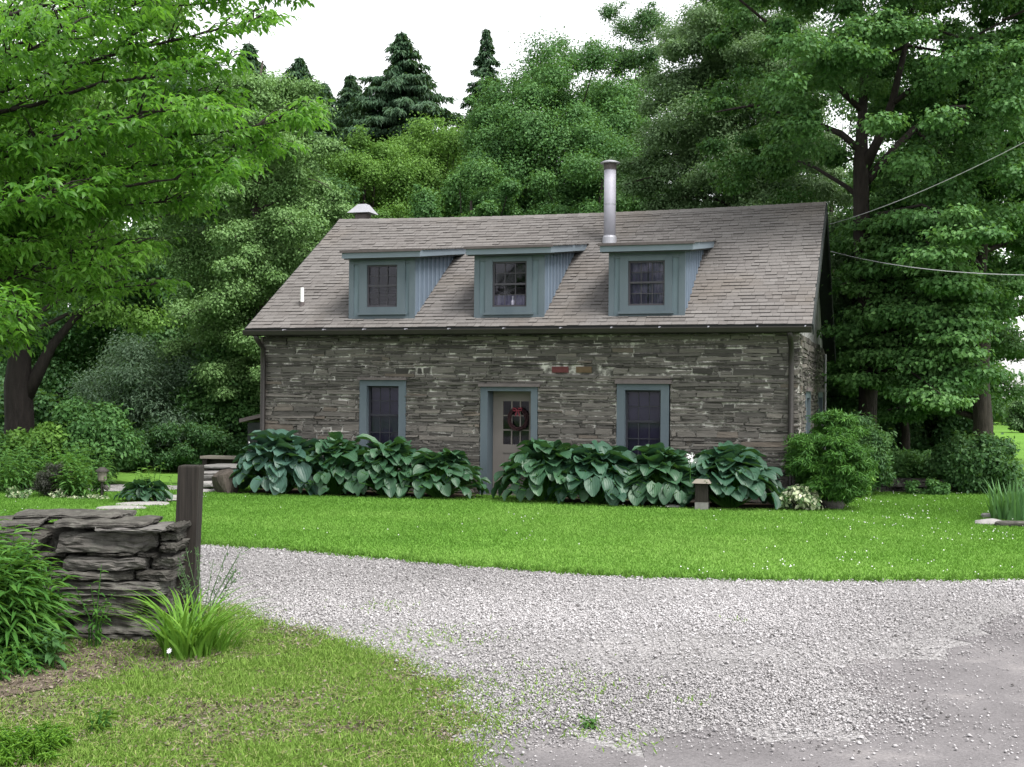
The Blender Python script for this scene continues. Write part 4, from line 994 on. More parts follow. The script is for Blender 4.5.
bloom('pale flower bud nearest the left house corner', .32, -1.0, .82, .11, 7, 3)

# ------------------------------------------------------------------ shrubs at the house corner
yx, yy = 10.70, -.50
shrub('yew_bush', 'bright green rounded evergreen bush at the right front corner of the house', yx+.06, yy, .68, .66, 1.74, 'lf_yew', 51, n=60000, ll=.085, lw=.018, cat='bush', nclump=120, flat=.42, cr=.23, base=.08, up=.7, dome=.45, amp=.13, droop=.1, hollow=.62)
shrub('yew_bush', 'dark evergreen bush behind the bright one beside the gable', 11.15, 2.5, .55, .55, 1.62, 'lf_dark', 52, n=26000, ll=.09, lw=.03, cat='bush', nclump=60, cr=.3)
sx, sy = gnd(797, 513); shrub('variegated_shrub', 'small cream edged shrub at the foot of the evergreen bush', sx, sy+.15, .42, .36, .47, 'lf_varieg', 53, n=1500, ll=.085, lw=.055, nclump=40, cr=.3, base=.05, six=True, tj=.34, amp=.12)
sx, sy = gnd(862, 500); shrub('euonymus', 'pale leafed low shrub at the right foot of the evergreen bush', sx-.05, sy, .26, .26, .52, 'lf_light', 54, n=1500, ll=.06, lw=.04, nclump=26, cr=.3, tonec=.85)
def rock(name, label, x, y, z, sx, sy, sz, seed, mat='wallstone', cat='stone', rot=0., tone=.5, group=None, parent=None):
    rng = np.random.default_rng(seed); bm = bmesh.new(); bmesh.ops.create_icosphere(bm, subdivisions=3, radius=1)
    q = rdir(7, rng); hgt = rng.uniform(.72, 1.0, 7)
    for v in bm.verts:
        p = np.array(v.co); p = np.sign(p)*np.abs(p)**.62; p /= max(1e-6, np.max(np.abs(p)))**.35
        for d, h in zip(q, hgt):
            e = p@d-h
            if e > 0: p = p-d*e*.9
        p += rng.normal(0, .018, 3); v.co = (p[0]*sx, p[1]*sy, p[2]*sz)
    if rot: bmesh.ops.rotate(bm, cent=(0, 0, 0), matrix=Matrix.Rotation(rot, 3, 'Z'), verts=bm.verts)
    me = bpy.data.meshes.new(name); bm.to_mesh(me); bm.free(); me.materials.append(MT[mat])
    a = me.attributes.new('tone', 'FLOAT', 'FACE'); a.data.foreach_set('value', np.full(len(me.polygons), tone, np.float32))
    o = link(name, me, parent, (x, y, z))
    if parent is None: tag(o, label, cat, group)
    return o
sx, sy = gnd(832, 511); rock('garden_stone', 'small brown stone at the foot of the evergreen bush', sx, sy, .10, .20, .15, .09, 3, tone=.7)
sx, sy = gnd(673, 510); rock('garden_stone', 'pale flat stone on the lawn edge left of the lamp post', sx, sy, .055, .13, .10, .035, 4, 'flag', tone=1.0)
# lamp post by the hostas
lx, ly = gnd(702, 512)
lp = empty('garden_lamp', (lx, ly, .03), 'square dark wooden lamp post with a pale foot in front of the right hostas', 'lamp')
m = MB(); m.box(-.10, .10, -.10, .10, .135, .44); m.box(-.088, -.07, -.104, -.1005, .16, .42, .5); m.build('post', MT['tie'], lp)
m = MB(); m.box(-.102, .102, -.102, .102, -.05, .134); m.build('foot', MT['flag'], lp)
m = MB(); m.hexa([(-.15, -.15, .442), (.15, -.15, .442), (.15, .15, .442), (-.15, .15, .442), (-.10, -.10, .50), (.10, -.10, .50), (.10, .10, .50), (-.10, .10, .50)]); m.build('cap', MT['plank'], lp)
# iris bed at the right edge
ix, iy = gnd(1012, 524)
def sword_clump(name, label, x, y, n, h, w, R, mat, seed, lean=.35, cat='plant', droop=.1, nseg=5, arch=.0, root_z=.0, tj=.22):
    rng = np.random.default_rng(seed); o = empty(name, (x, y, root_z), label, cat)
    Vs, Fs, Ts = [], [], []; b = 0
    for i in range(n):
        a = rng.uniform(0, 6.28); r = R*rng.random()**.6; d = np.array([math.cos(a), math.sin(a), 0]); hh = h*rng.uniform(.55, 1.1); ww = w*rng.uniform(.7, 1.2)
        le = lean*rng.uniform(.2, 1.2); face = unit(np.array([math.cos(a+1.57+rng.normal(0, .5)), math.sin(a+1.57+rng.normal(0, .5)), 0]))
        pts = []; a2 = a+rng.normal(0, .8); d = np.array([math.cos(a2), math.sin(a2), 0])
        for k in range(nseg+1):
            s = k/nseg; out = le*hh*s**1.4+arch*hh*s**3; up = hh*s*(1-.18*le*s)-arch*hh*.75*s**3.2
            pts.append(np.array([math.cos(a)*r+d[0]*out, math.sin(a)*r+d[1]*out, max(.01, up)]))
        for k in range(nseg+1):
            s = k/nseg; q = ww*.5*(1-s**2.2)*(0.75+.5*min(1, s*3)*(1-s)) + .0008
            fold = np.array([d[0], d[1], 0])*(-q*.35)
            Vs += [pts[k]-face*q, pts[k]+fold, pts[k]+face*q]
        tn = float(np.clip(rng.normal(.5, tj), 0, 1))
        for k in range(nseg):
            for j in (0, 1): Fs.append((b+k*3+j, b+k*3+j+1, b+(k+1)*3+j+1, b+(k+1)*3+j)); Ts.append(tn)
        b += 3*(nseg+1)
    np_mesh('foliage', np.array(Vs), np.array(Fs), MT[mat], o, np.array(Ts), smooth=True); return o
sword_clump('iris_plant', 'clump of sword shaped iris leaves in a stone edged bed at the right edge', ix+.05, iy+.3, 120, .66, .055, .32, 'lf_iris', 61, lean=.5)
for i, (px, py, a, b, c, lb) in enumerate(((990, 527, .22, .13, .07, 'pale edging stone left of the iris leaves'), (1016, 529, .30, .12, .06, 'long dark edging stone in front of the iris leaves'), (1046, 527, .24, .13, .07, 'edging stone right of the iris leaves'), (993, 520, .18, .12, .05, 'flat edging stone tucked behind the pale one'))):
    sx, sy = gnd(px, py); rock('edging_stone', lb, sx, sy, .06, a, b, c, 70+i, 'flag' if i in (0, 3) else 'wallstone', group='edging stones round the iris bed', tone=(.9, .6, .7, .7)[i])

# ------------------------------------------------------------------ dry stone wall, timber post and planting at the left front
wl = empty('dry_stone_wall', (6.05, -13.35, 0), 'stacked dry stone wall end with flat cap slabs beside the timber post', 'wall')
# wall axes: along = photo left, deep = away from the camera
ax = np.array([RH[0], RH[1]]); dp = np.array([FH[0], FH[1]])
org = np.array(at(172, 9.45))
def wp(u, v, z): p = org+ax*u+dp*v; return np.array([p[0], p[1], z*.945])-np.array([6.05, -13.35, 0])
def slab_stone(u0, u1, v0, v1, z0, z1, seed, tone, name='stone'):
    """one rough quarried stone: a block with broken corners, split faces and uneven beds"""
    rng = np.random.default_rng(seed); bm = bmesh.new(); bmesh.ops.create_cube(bm, size=2)
    bmesh.ops.subdivide_edges(bm, edges=bm.edges, cuts=9, use_grid_fill=True)
    hx_, hy_, hz_ = (u1-u0)/2, (v1-v0)/2, (z1-z0)/2; cz = (z0+z1)/2; rr = min(hz_*.35, .013)
    ph = rng.uniform(0, 6.28, 16); sl = rng.normal(0, .10, 4); cuts = []
    for _ in range(9):                            # chipped corners
        d = unit(rng.normal(size=3)*np.array([1/hx_**.4, .7, 1.])); e = np.abs(d)@np.array([hx_, hy_, hz_]); cuts.append((d, e*rng.uniform(.80, .95)))
    lay = np.sort(rng.uniform(-1, 1, 3))*hz_; lo = rng.uniform(-.02, .016, 4)
    for v in bm.verts:
        p = np.array(v.co)*np.array([hx_, hy_, hz_]); q = np.clip(p, [-hx_+rr, -hy_+rr, -hz_+rr], [hx_-rr, hy_-rr, hz_-rr]); d = p-q; L_ = np.linalg.norm(d)
        if L_ > 1e-9: p = q+d/L_*rr
        for d, e in cuts:
            o = p@d-e
            if o > 0: p = p-d*o
        p[1] += sl[0]*p[2]+.35*sl[1]*p[0]+(lo[int(np.searchsorted(lay, p[2]))] if p[1] < 0 else 0)
        p[1] += .011*math.copysign(1, math.sin(p[0]*13+ph[2]+p[2]*33))*.6+.005*math.sin(p[0]*43+ph[7]-p[2]*67)
        p[2] += .30*sl[2]*hz_*p[0]/hx_+.004*math.sin(p[0]*27+ph[4]+p[1]*12)+.003*math.sin(p[0]*55+ph[8]); p[0] += sl[3]*p[2]+.010*math.sin(p[2]*37+ph[5])*math.cos(p[1]*9+ph[6])
        p += rng.normal(0, .0036, 3); v.co = wp((u0+u1)/2+p[0], (v0+v1)/2+p[1], cz+p[2])
    me = bpy.data.meshes.new(name); bmesh.ops.recalc_face_normals(bm, faces=bm.faces); bm.to_mesh(me); bm.free(); me.materials.append(MT['wallstone'])
    a = me.attributes.new('tone', 'FLOAT', 'FACE'); a.data.foreach_set('value', np.clip(tone+rng.normal(0, .03, len(me.polygons)), 0, 1).astype(np.float32))
    return link(name, me, wl)
courses = [(-.04, .07, [(-.84, -.10)]), (.07, .215, [(-.78, -.04)]), (.215, .375, [(-.86, -.22), (-.205, -.03)]), (.375, .49, [(-.92, -.06)]), (.49, .575, [(-.90, -.30), (-.285, .0)]),
           (.575, .685, [(-.86, -.20), (-.18, .01)]), (.685, .715, [(-.70, -.30), (-.27, -.12)]), (.715, .885, [(-.88, -.135)]), (.715, .80, [(-.11, .03)]), (.805, .885, [(-.115, .02)])]
k = 0
for z0, z1, us in courses:
    for u0, u1 in us:
        slab_stone(u0, u1, (0, .03, .012, .045, .0)[k % 5]+(.03 if z1-z0 < .05 else 0)+(.07 if u0 > -.25 else 0), .62, z0+.003, z1-.003, 200+k, .25+.5*((k*37) % 10)/10); k += 1
    if us[0][0] < -.2: slab_stone(-2.4, us[0][0]-.02, .03+.02*(k % 3), .62, z0+.004, z1-.004, 300+k, .4)
slab_stone(-2.35, -.06, .17, .80, .05, .915, 390, .1)
slab_stone(-.62, -.05, -.03, .50, .888, .918, 401, 1.0, 'cap_slab'); slab_stone(-.06, .05, .05, .60, .889, .935, 402, .25, 'cap_slab'); slab_stone(-.96, -.20, .02, .60, .921, .957, 405, .55, 'cap_slab')
slab_stone(-1.40, -.50, .34, .84, .945, .985, 403, .6, 'cap_slab'); slab_stone(-2.4, -.98, -.02, .6, .889, .945, 404, .6, 'cap_slab')
px_, py_ = at(186, 9.95)
pz = zat(465, 9.95, 186)
m = MB(); hw = .084; lean = .055
bv = []
for z, g in ((-.1, 1.06), (.3, 1.03), (.7, 1.0), (pz-.012, .99), (pz, .93)):
    o = np.array([lean*z/1.3, 0, z])
    bv += [tuple(o+np.array([RH[0]*a*hw*g+FH[0]*b*hw*g, RH[1]*a*hw*g+FH[1]*b*hw*g, 0])) for a, b in ((-1, -1), (1, -1), (1, 1), (-1, 1))]
fs = [(3, 2, 1, 0), (16, 17, 18, 19)]
for r in range(4):
    for j in range(4): fs.append((r*4+j, r*4+(j+1) % 4, (r+1)*4+(j+1) % 4, (r+1)*4+j))
m.add(bv, fs); po = m.build('timber_post', MT['tie'], None, (px_, py_, 0)); tag(po, 'thick square weathered timber post standing beside the dry stone wall', 'post')
gx, gy = at(190, 8.95); sword_clump('daylily_clump', 'bright green clump of arching strap leaves at the foot of the timber post', gx, gy, 170, .64, .021, .17, 'lf_blade', 81, lean=.6, arch=.34, nseg=7)
gx, gy = at(218, 9.2); sword_clump('grass_tuft', 'shorter grassy tuft spreading right of the strap leaved clump', gx, gy, 120, .36, .012, .18, 'lf_blade', 83, lean=.8, arch=.25, nseg=6)
# wiry seed stalks
gx, gy = at(205, 9.4); root = empty('seed_stalks', (gx, gy, 0), 'thin grey green seed stalks rising right of the timber post', 'plant'); m = MB(); rng = np.random.default_rng(85); Ps = []
for i in range(16):
    a = rng.uniform(-.6, .9); h = rng.uniform(.45, .78); t = np.array([RH[0]*a*.34, RH[1]*a*.34, h]); m.tube([(rng.normal(0, .05), rng.normal(0, .05), -.02), t*.5*np.array([.6, .6, 1]), t], [.004, .003, .002], 4, .3)
    for k in range(14): s = rng.uniform(.6, 1.0); Ps.append(t*np.array([s, s, s])+rng.normal(0, .012, 3))
m.build('stem', MT['lf_grey'], root); P = np.array(Ps); n = len(P)
V, F, T = leaf_arrays(P, rdir(n, rng)+np.array([0, 0, .6]), rdir(n, rng), .035, .009, rng.uniform(0, .5, n)); np_mesh('foliage', V, F, MT['lf_grey'], root, T)
def stem_plant(name, label, x, y, n, h, R, leaf, seed, ll=.12, lw=.022, per=34, lean=.25, cat='plant', group=None, curl=.5, six=True):
    rng = np.random.default_rng(seed); root = empty(name, (x, y, 0), label, cat, group); m = MB(); Ps, As, Ns, Ls = [], [], [], []
    for i in range(n):
        a = rng.uniform(0, 6.28); r = R*math.sqrt(rng.random()); b = np.array([math.cos(a)*r, math.sin(a)*r, 0]); hh = h*rng.uniform(.6, 1.08)*(1-.25*(r/R)**2)
        tip = b*(1+lean)+np.array([rng.normal(0, .06), rng.normal(0, .06), hh]); mid = b*1.05+np.array([0, 0, hh*.5]); m.tube([b-np.array([0, 0, .03]), mid, tip], [.006, .005, .002], 4, .5, cap=False)
        for k in range(per):
            s = .22+.78*(k+rng.random())/per; p = (b*(1-s)**2+2*mid*s*(1-s)+tip*s*s); az = k*2.4+rng.normal(0, .3); up_ = .15+.55*s*s
            d = np.array([math.cos(az), math.sin(az), up_-.15]); Ps.append(p); As.append(d); Ns.append(np.array([-math.cos(az)*up_, -math.sin(az)*up_, 1])+rng.normal(0, .2, 3)); Ls.append((1.1-.55*s**3)*rng.uniform(.75, 1.2))
    P = np.array(Ps); Ls = np.array(Ls); T = np.clip(rng.normal(.42, .2, len(P))+.25*(P[:, 2] > h*.75), 0, 1)
    V, F, T = leaf_arrays(P, np.array(As), unit(np.array(Ns)), ll*Ls, lw*(.7+.3*Ls), T, fold=.2, droop=curl, six=six)
    np_mesh('foliage', V, F, MT[leaf], root, T); m.build('stem', MT['lf_perennial'], root, smooth=True); return root
for i, (px, dep, n, h, R, lb) in enumerate(((-6, 8.7, 44, 1.04, .30, 'tall narrow leaved perennial at the left edge in front of the wall'), (26, 8.95, 26, .84, .18, 'shorter narrow leaved perennial against the wall face'),
                                            (-52, 8.6, 40, 1.08, .36, 'narrow leaved perennial cut off by the left edge'))):
    gx, gy = at(px, dep); stem_plant('tall_perennial', lb, gx, gy, n, h, R, 'lf_perennial', 90+i, ll=.21, lw=.030, per=30, group='narrow leaved perennials by the wall')
gx, gy = at(50, 8.6); stem_plant('low_weed', 'low broad leafed weed at the foot of the stone wall', gx, gy, 9, .3, .12, 'lf_dark', 95, ll=.12, lw=.05, per=10)
gx, gy = at(12, 8.35); stem_plant('low_weed', 'low leafy weed in front of the tall perennials', gx, gy, 16, .26, .2, 'lf_perennial', 96, ll=.09, lw=.03, per=14)
gx, gy = at(96, 9.25); stem_plant('wall_sprig', 'small leafy sprig growing from a gap in the stone wall', gx, gy, 6, .62, .05, 'lf_perennial', 97, ll=.07, lw=.024, per=10)
gx, gy = at(15, 6.55); stem_plant('feathery_plant', 'feathery pale green seedling clump in the bottom left corner', gx, gy, 60, .14, .26, 'lf_blade', 98, ll=.05, lw=.009, per=30, six=False)
gx, gy = gnd(590, 729); stem_plant('driveway_weed', 'small red tipped weed growing in the gravel', gx, gy, 6, .085, .035, 'lf_fern', 99, ll=.045, lw=.022, per=7)
gx, gy = at(327, 9.0)
gx, gy = gnd(97, 685); stem_plant('dry_tuft', 'tuft of dry straw coloured stems in the rough grass', gnd(100, 735)[0], gnd(100, 735)[1], 14, .17, .06, 'roughgrass', 94, ll=.07, lw=.006, per=5, six=False)
gx, gy = gnd(128, 668)
rng = np.random.default_rng(77); root = empty('white_flower', (*at(172, 8.72), 0), 'single white starry flower in front of the strap leaved clump', 'flower')
m = MB(); m.tube([(0, 0, -.02), (0, 0, .10)], .004, 5); m.build('stem', MT['lf_perennial'], root)
a = np.linspace(0, 6.28, 9)[:-1]; V, F, T = leaf_arrays(np.tile([0, 0, .10], (8, 1)), np.stack([np.cos(a), np.sin(a)*.5-.2, np.sin(a)*.9], 1), np.tile([0, -1., .5], (8, 1)), .034, .014, np.full(8, .5)); V = V*np.array([.7, .7, .7])+np.array([0, 0, .03]); np_mesh('petals', V, F, MT['petal'], root, T)

# ------------------------------------------------------------------ left middle ground: path, beds, lantern, bench
for i, (px, py, a, b, lb) in enumerate(((122, 511, .33, .24, 'front flagstone of the path across the left lawn'), (143, 507, .36, .26, 'second flagstone from the front of the lawn path'), (160, 503, .36, .27, 'third flagstone of the lawn path nearing the steps'), (176, 499.5, .40, .28, 'last flagstone of the lawn path beside the timber post'))):
    sx, sy = gnd(px, py); rock('flagstone', lb, sx, sy, .05, a*1.15, b*.95, .025, 120+i, 'flag', 'flagstone', rot=.5, tone=.95, group='flagstones of the lawn path')
ex, ey = at(227, 23.6)
for i, (dx, dy, z0, z1, hx_, hy_, tn, lb) in enumerate(((-.2, -.5, .03, .09, .30, .25, .9, 'lowest pale slab of the stack beside the hosta'), (-.22, -.32, .11, .22, .32, .25, .9, 'thick pale slab near the bottom of the stack'), (-.12, .0, .22, .34, .45, .35, .15, 'dark middle slab of the stack under the bench'),
                                                  (-.05, .1, .34, .40, .48, .4, .5, 'thin light slab in the stack under the bench'), (-.1, .25, .40, .50, .46, .35, .3, 'top slab of the stack under the bench'))):
    o = rock('stone_slab', lb, ex+dx, ey+dy, (z0+z1)/2, hx_, hy_, (z1-z0)/2*1.1, 130+i, 'flag', 'slab', rot=.08*(i-2), tone=tn, group='stacked stone slabs by the hosta')
rock('round_stump', 'round brown shaggy stump between the slabs and the blue hosta', *at(226, 22.9), .22, .22, .2, .25, 140, 'bark_pale', 'stump', tone=.8)
bx, by = at(228, 25.2); bz = zat(456, 25.2, 228)
be = empty('wooden_bench', (bx, by, 0), 'weathered plank bench standing behind the slab stack left of the house', 'bench'); be.rotation_euler.z = .05
m = MB(); m.box(-.5, .62, -.2, .2, bz-.05, bz); m.build('seat', MT['plank'], be)
for sx in (-.42, .5):
    m = MB(); m.box(sx-.05, sx+.05, -.16, .16, -.02, bz-.051); m.build('leg', MT['tie'], be)
m = MB(); m.box(-.36, .44, -.02, .02, bz-.2, bz-.052); m.build('apron', MT['tie'], be)
lx, ly = gnd(102, 499); ln = empty('path_lantern', (lx, ly, 0), 'small lantern on a thin dark stake beside the left flower bed', 'lamp')
m = MB(); m.tube([(0, 0, -.05), (0, 0, .30)], .025, 8); m.build('stake', MT['blackmetal'], ln)
m = MB(); m.tube([(0, 0, .30), (0, 0, .33), (0, 0, .48)], [.05, .075, .085], 10); m.build('lamp_body', MT['plank'], ln)
m = MB(); m.tube([(0, 0, .481), (0, 0, .50), (0, 0, .555)], [.12, .115, .04], 12); m.build('cap', MT['blackmetal'], ln)
m = MB(); m.tube([(0, 0, .22), (.09, -.02, .20), (.13, -.02, .16)], [.012, .04, .02], 8); m.build('bracket', MT['blackmetal'], ln)
gx, gy = gnd(137, 505)
hosta('low narrow leaved hosta with pale stripes beside the lawn path', gx, gy+.2, .48, .34, 150, 'hosta', 90, (.14, .22), group=None)
stem_plant('lily_plant', 'upright pale lily stalks behind the striped hosta', gx+.02, gy+.35, 14, .72, .26, 'lf_light', 151, ll=.15, lw=.03, per=9)
gx, gy = gnd(42, 500); shrub('barberry_bush', 'round dark purplish bush beside the left lawn', gx, gy+.35, .34, .34, .62, 'lf_barberry', 152, n=14000, ll=.03, lw=.016, nclump=50, cat='bush')
gx, gy = gnd(14, 501); shrub('lungwort', 'small plant with pale speckled leaves at the left lawn edge', gx, gy+.1, .24, .2, .22, 'lf_varieg', 153, n=500, ll=.07, lw=.04, cat='plant', nclump=18, six=True, tonec=.3, tj=.25)
gx, gy = gnd(56, 500); shrub('white_flowers', 'little white flowered plant right of the dark bush', gx+.05, gy, .16, .16, .18, 'lf_varieg', 154, n=300, ll=.045, lw=.03, cat='plant', nclump=14, six=True, tonec=.5, tj=.35)
for i, (px, py, r, h, lf, lb) in enumerate(((82, 499, .34, .72, 'lf_fern', 'light green leafy perennial between dark bush and lantern'), (66, 495, .34, .95, 'lf_perennial', 'taller perennial behind the dark bush'), (5, 494, .5, 1.0, 'lf_fern', 'ferny plant at the left edge of the flower bed'),
                                       (30, 488, .5, 1.15, 'lf_maple', 'leafy plant behind the round dark bush'), (92, 488, .4, .9, 'lf_fern', 'ferny plant just behind the lantern'))):
    gx, gy = gnd(px, py); stem_plant('bed_perennial', lb, gx, gy, 26, h, r, lf, 160+i, ll=.17, lw=.05, per=16, group='perennials in the left flower bed')
gx, gy = gnd(84, 501); shrub('ground_cover', None, gx, gy, .5, .16, .12, 'lf_varieg', 170, n=500, ll=.04, lw=.03, nclump=22, tonec=.45, tj=.3, cat=None)
bpy.data.objects[[o.name for o in bpy.data.objects if o.name.startswith('ground_cover')][0]]['kind'] = 'stuff'

# ------------------------------------------------------------------ trees
def nearbough(label, seed):
    """broad tree just outside the frame on the left, its long low boughs reaching into view with drooping compound leaves"""
    rng = np.random.default_rng(seed); dep = 12.4; x, y = at(-330, dep); root = empty('boxelder_tree', (x, y, 0), label, 'tree')
    m = MB(); H = 8.5; m.tube([(0, 0, -.1), (.05, 0, .5), (.1, .05, 2.2), (.0, .1, 4.4), (.1, 0, 6.5), (.2, 0, H)], [.34, .27, .24, .19, .12, .03], 12, .5, wob=.06)
    R3, F3 = np.array([*RH, 0]), np.array([*FH, 0]); tips = []
    bl = [(1.6, -.05, 338, 5), (1.9, .5, 300, 0), (2.3, -.6, 250, 20), (2.4, .25, 215, 70), (2.7, .9, 240, 45), (2.9, -.3, 180, 95), (3.0, .6, 150, 150), (3.3, -.9, 120, 130), (3.4, .1, 95, 215), (3.6, -.35, 60, 225), (3.7, .7, 40, 120), (3.6, -.1, 118, 292), (3.8, .2, 145, 262), (3.9, -.2, 20, 250),
          (4.0, .4, -20, 285), (4.2, -.5, -40, 200), (4.4, .1, -70, 310), (3.6, -1.1, 190, 60), (3.3, 1.1, 60, 175), (3.0, 1.4, 290, 70), (2.7, -1.2, 30, 60), (2.2, 1.0, 190, 130), (3.0, -.1, 245, 130), (2.0, -.2, 175, 215), (3.4, .9, 165, 235), (2.6, -1.0, 110, 200), (4.6, .8, -10, 60), (4.5, -.9, 0, 140), (3.1, -1.4, 315, 30), (2.5, .1, 200, 190), (2.9, .3, 245, 62), (2.8, -.4, 268, 98), (2.6, .2, 285, 150), (2.4, .5, 225, 30)]
    P_, A_, N_, L_ = [], [], [], []
    for z0, dv, py, px in bl:
        tipd = dep+dv*1.6; tx, ty = at(px, tipd); tip = np.array([tx-x, ty-y, zat(py, tipd, px)]); b0 = np.array([.05, .05, max(1.2, tip[2]*.62+rng.uniform(-.1, .4))]); mid = b0*.45+tip*.55+np.array([0, 0, .35]); ln = np.linalg.norm(tip-b0)
        pts = [b0*(1-t)**2+2*mid*t*(1-t)+tip*t*t for t in np.linspace(0, 1, 9)]
        for q in range(1, 8): pts[q] = pts[q]+rng.normal(0, .045, 3)
        m.tube(pts, [.055, .048, .04, .033, .027, .02, .015, .01, .004], 7, .35, cap=False)
        d = unit(tip-b0); sd = unit(np.cross(d, [0, 0, 1.]))
        for k in range(int(12+ln*6.2)):
            s = .25+.78*rng.random()**.75; i = min(s, .999)*8; a = min(int(i), 7); p = pts[a]*(1-(i-a))+pts[a+1]*(i-a)
            g = rng.choice([-1, 1]); tl = rng.uniform(.25, .85)*(1.15-.5*s); dr = unit(d*rng.uniform(.3, 1.)+sd*g*rng.uniform(.4, 1)+np.array([0, 0, rng.uniform(-.25, .35)])); e = p+dr*tl
            m.tube([p, p*.5+e*.5+np.array([0, 0, .04]), e], [.010, .006, .003], 4, .35, cap=False)
            for c in range(int(3+tl*13)):
                q = p+dr*tl*(.15+.9*(c+rng.random())/(3+tl*13)); side = unit(np.cross(dr, [0, 0, 1.]))*(1 if c % 2 else -1)
                rd = unit(side*.8+dr*.5+np.array([0, 0, -.25])+rng.normal(0, .3, 3)); nl = 5; rl = rng.uniform(.12, .20)  # rachis with leaflets
                for f in range(nl):
                    if f == nl-1: o, ad = rl, rd
                    else: o = rl*(.35+.3*(f//2)); ad = unit(rd*.55+unit(np.cross(rd, [0, 0, 1.])+1e-6)*(1 if f % 2 else -1)*.9)
                    P_.append(q+rd*o+np.array([0, 0, -o*o*.9])); A_.append(unit(ad+np.array([0, 0, -.26])+rng.normal(0, .24, 3))); N_.append(np.array([0, 0, 1.])+rng.normal(0, .4, 3)+rd*.3); L_.append(rng.uniform(.055, .105))
    P = np.array(P_); L_ = np.array(L_); T = np.clip(rng.normal(.5, .26, len(P))+.12*sinnoise(P[:, :2]*1.0+P[:, 2:3]*.6, 2.2, 3), 0, 1)
    V, F, T = leaf_arrays(P, np.array(A_), unit(np.array(N_)), L_, L_*.42, T, fold=.16, droop=.28, six=True)
    np_mesh('crown', V, F, MT['lf_near'], root, T); m.build('trunk', MT['bark'], root, smooth=True)
nearbough('near bright green tree reaching low leafy boughs in from the left edge', 500)

# spruces and other conifers on the skyline
spruce('tallest full spruce on the skyline left of the middle', 398, 58, 29, 134, 301)
spruce('spruce with a blunt top just left of the tallest one', 348, 62, 72, 92, 302)
spruce('dark spruce behind the left corner of the roof', 296, 56, 54, 100, 303)
spruce('slim sparse spruce standing alone above the maples', 483, 74, 26, 56, 304, .7)
spruce('shadowy spruce deep behind the overhanging boughs', 246, 60, 40, 100, 305)
spruce('narrow spruce between the two left spruces', 322, 66, 80, 96, 306)
G = 'deciduous trees behind the house'
broad_tree('big round topped maple rising behind the middle of the roof', 552, 46, 36, 99, 330, 'lf_maple', 311, G, nclump=250, nleaf=1700, ll=0.095, lw=0.07, cr=.23, amp=.07, trunk_r=.3, tmid=.48, deep=.9, hollow=.5, tonec=.42)
broad_tree('yellow green maple left of the big round maple', 437, 50, 112, 74, 330, 'lf_light', 312, G, nclump=120, nleaf=1400, ll=0.092, lw=0.066, cr=.25, tonec=.55)
broad_tree('bushy light maple above the left end of the roof', 362, 47, 138, 70, 330, 'lf_light', 313, G, nclump=110, nleaf=1300, ll=0.09, lw=0.064, cr=.24, tonec=.35)
broad_tree('open topped dark tree right of the round maple', 632, 56, 14, 62, 330, 'lf_dark', 314, G, nclump=110, nleaf=900, ll=0.095, lw=0.07, cr=.22, amp=0.3, hollow=0.45)
broad_tree('dark tree filling the gap between the spruces and the left boughs', 268, 57, 84, 60, 330, 'lf_dark', 331, G, nclump=80, nleaf=800, ll=.13, lw=.095)
broad_tree('low maple crown just over the roof beside the flue', 600, 42, 128, 70, 340, 'lf_maple', 315, G, nclump=80, nleaf=1300, ll=0.09, lw=0.066, tonec=.35)
broad_tree('shaded maple crown just over the roof behind the left dormer', 470, 41, 160, 62, 340, 'lf_maple', 316, G, nclump=76, nleaf=1300, ll=0.088, lw=0.064, tonec=.35)
broad_tree('dark tree filling the gap behind the left roof end', 300, 44, 150, 62, 400, 'lf_dark', 317, G, nclump=66, nleaf=800, ll=0.115, lw=0.085)
broad_tree('dark tree at the far left behind the old trunk', 60, 46, 60, 130, 440, 'lf_dark', 318, G, nclump=110, nleaf=900, ll=0.13, lw=0.095, cr=.24)
broad_tree('tall dark tree behind the silver shrub', 188, 44, 44, 104, 440, 'lf_dark', 319, G, nclump=110, nleaf=900, ll=0.13, lw=0.095, cr=.24)
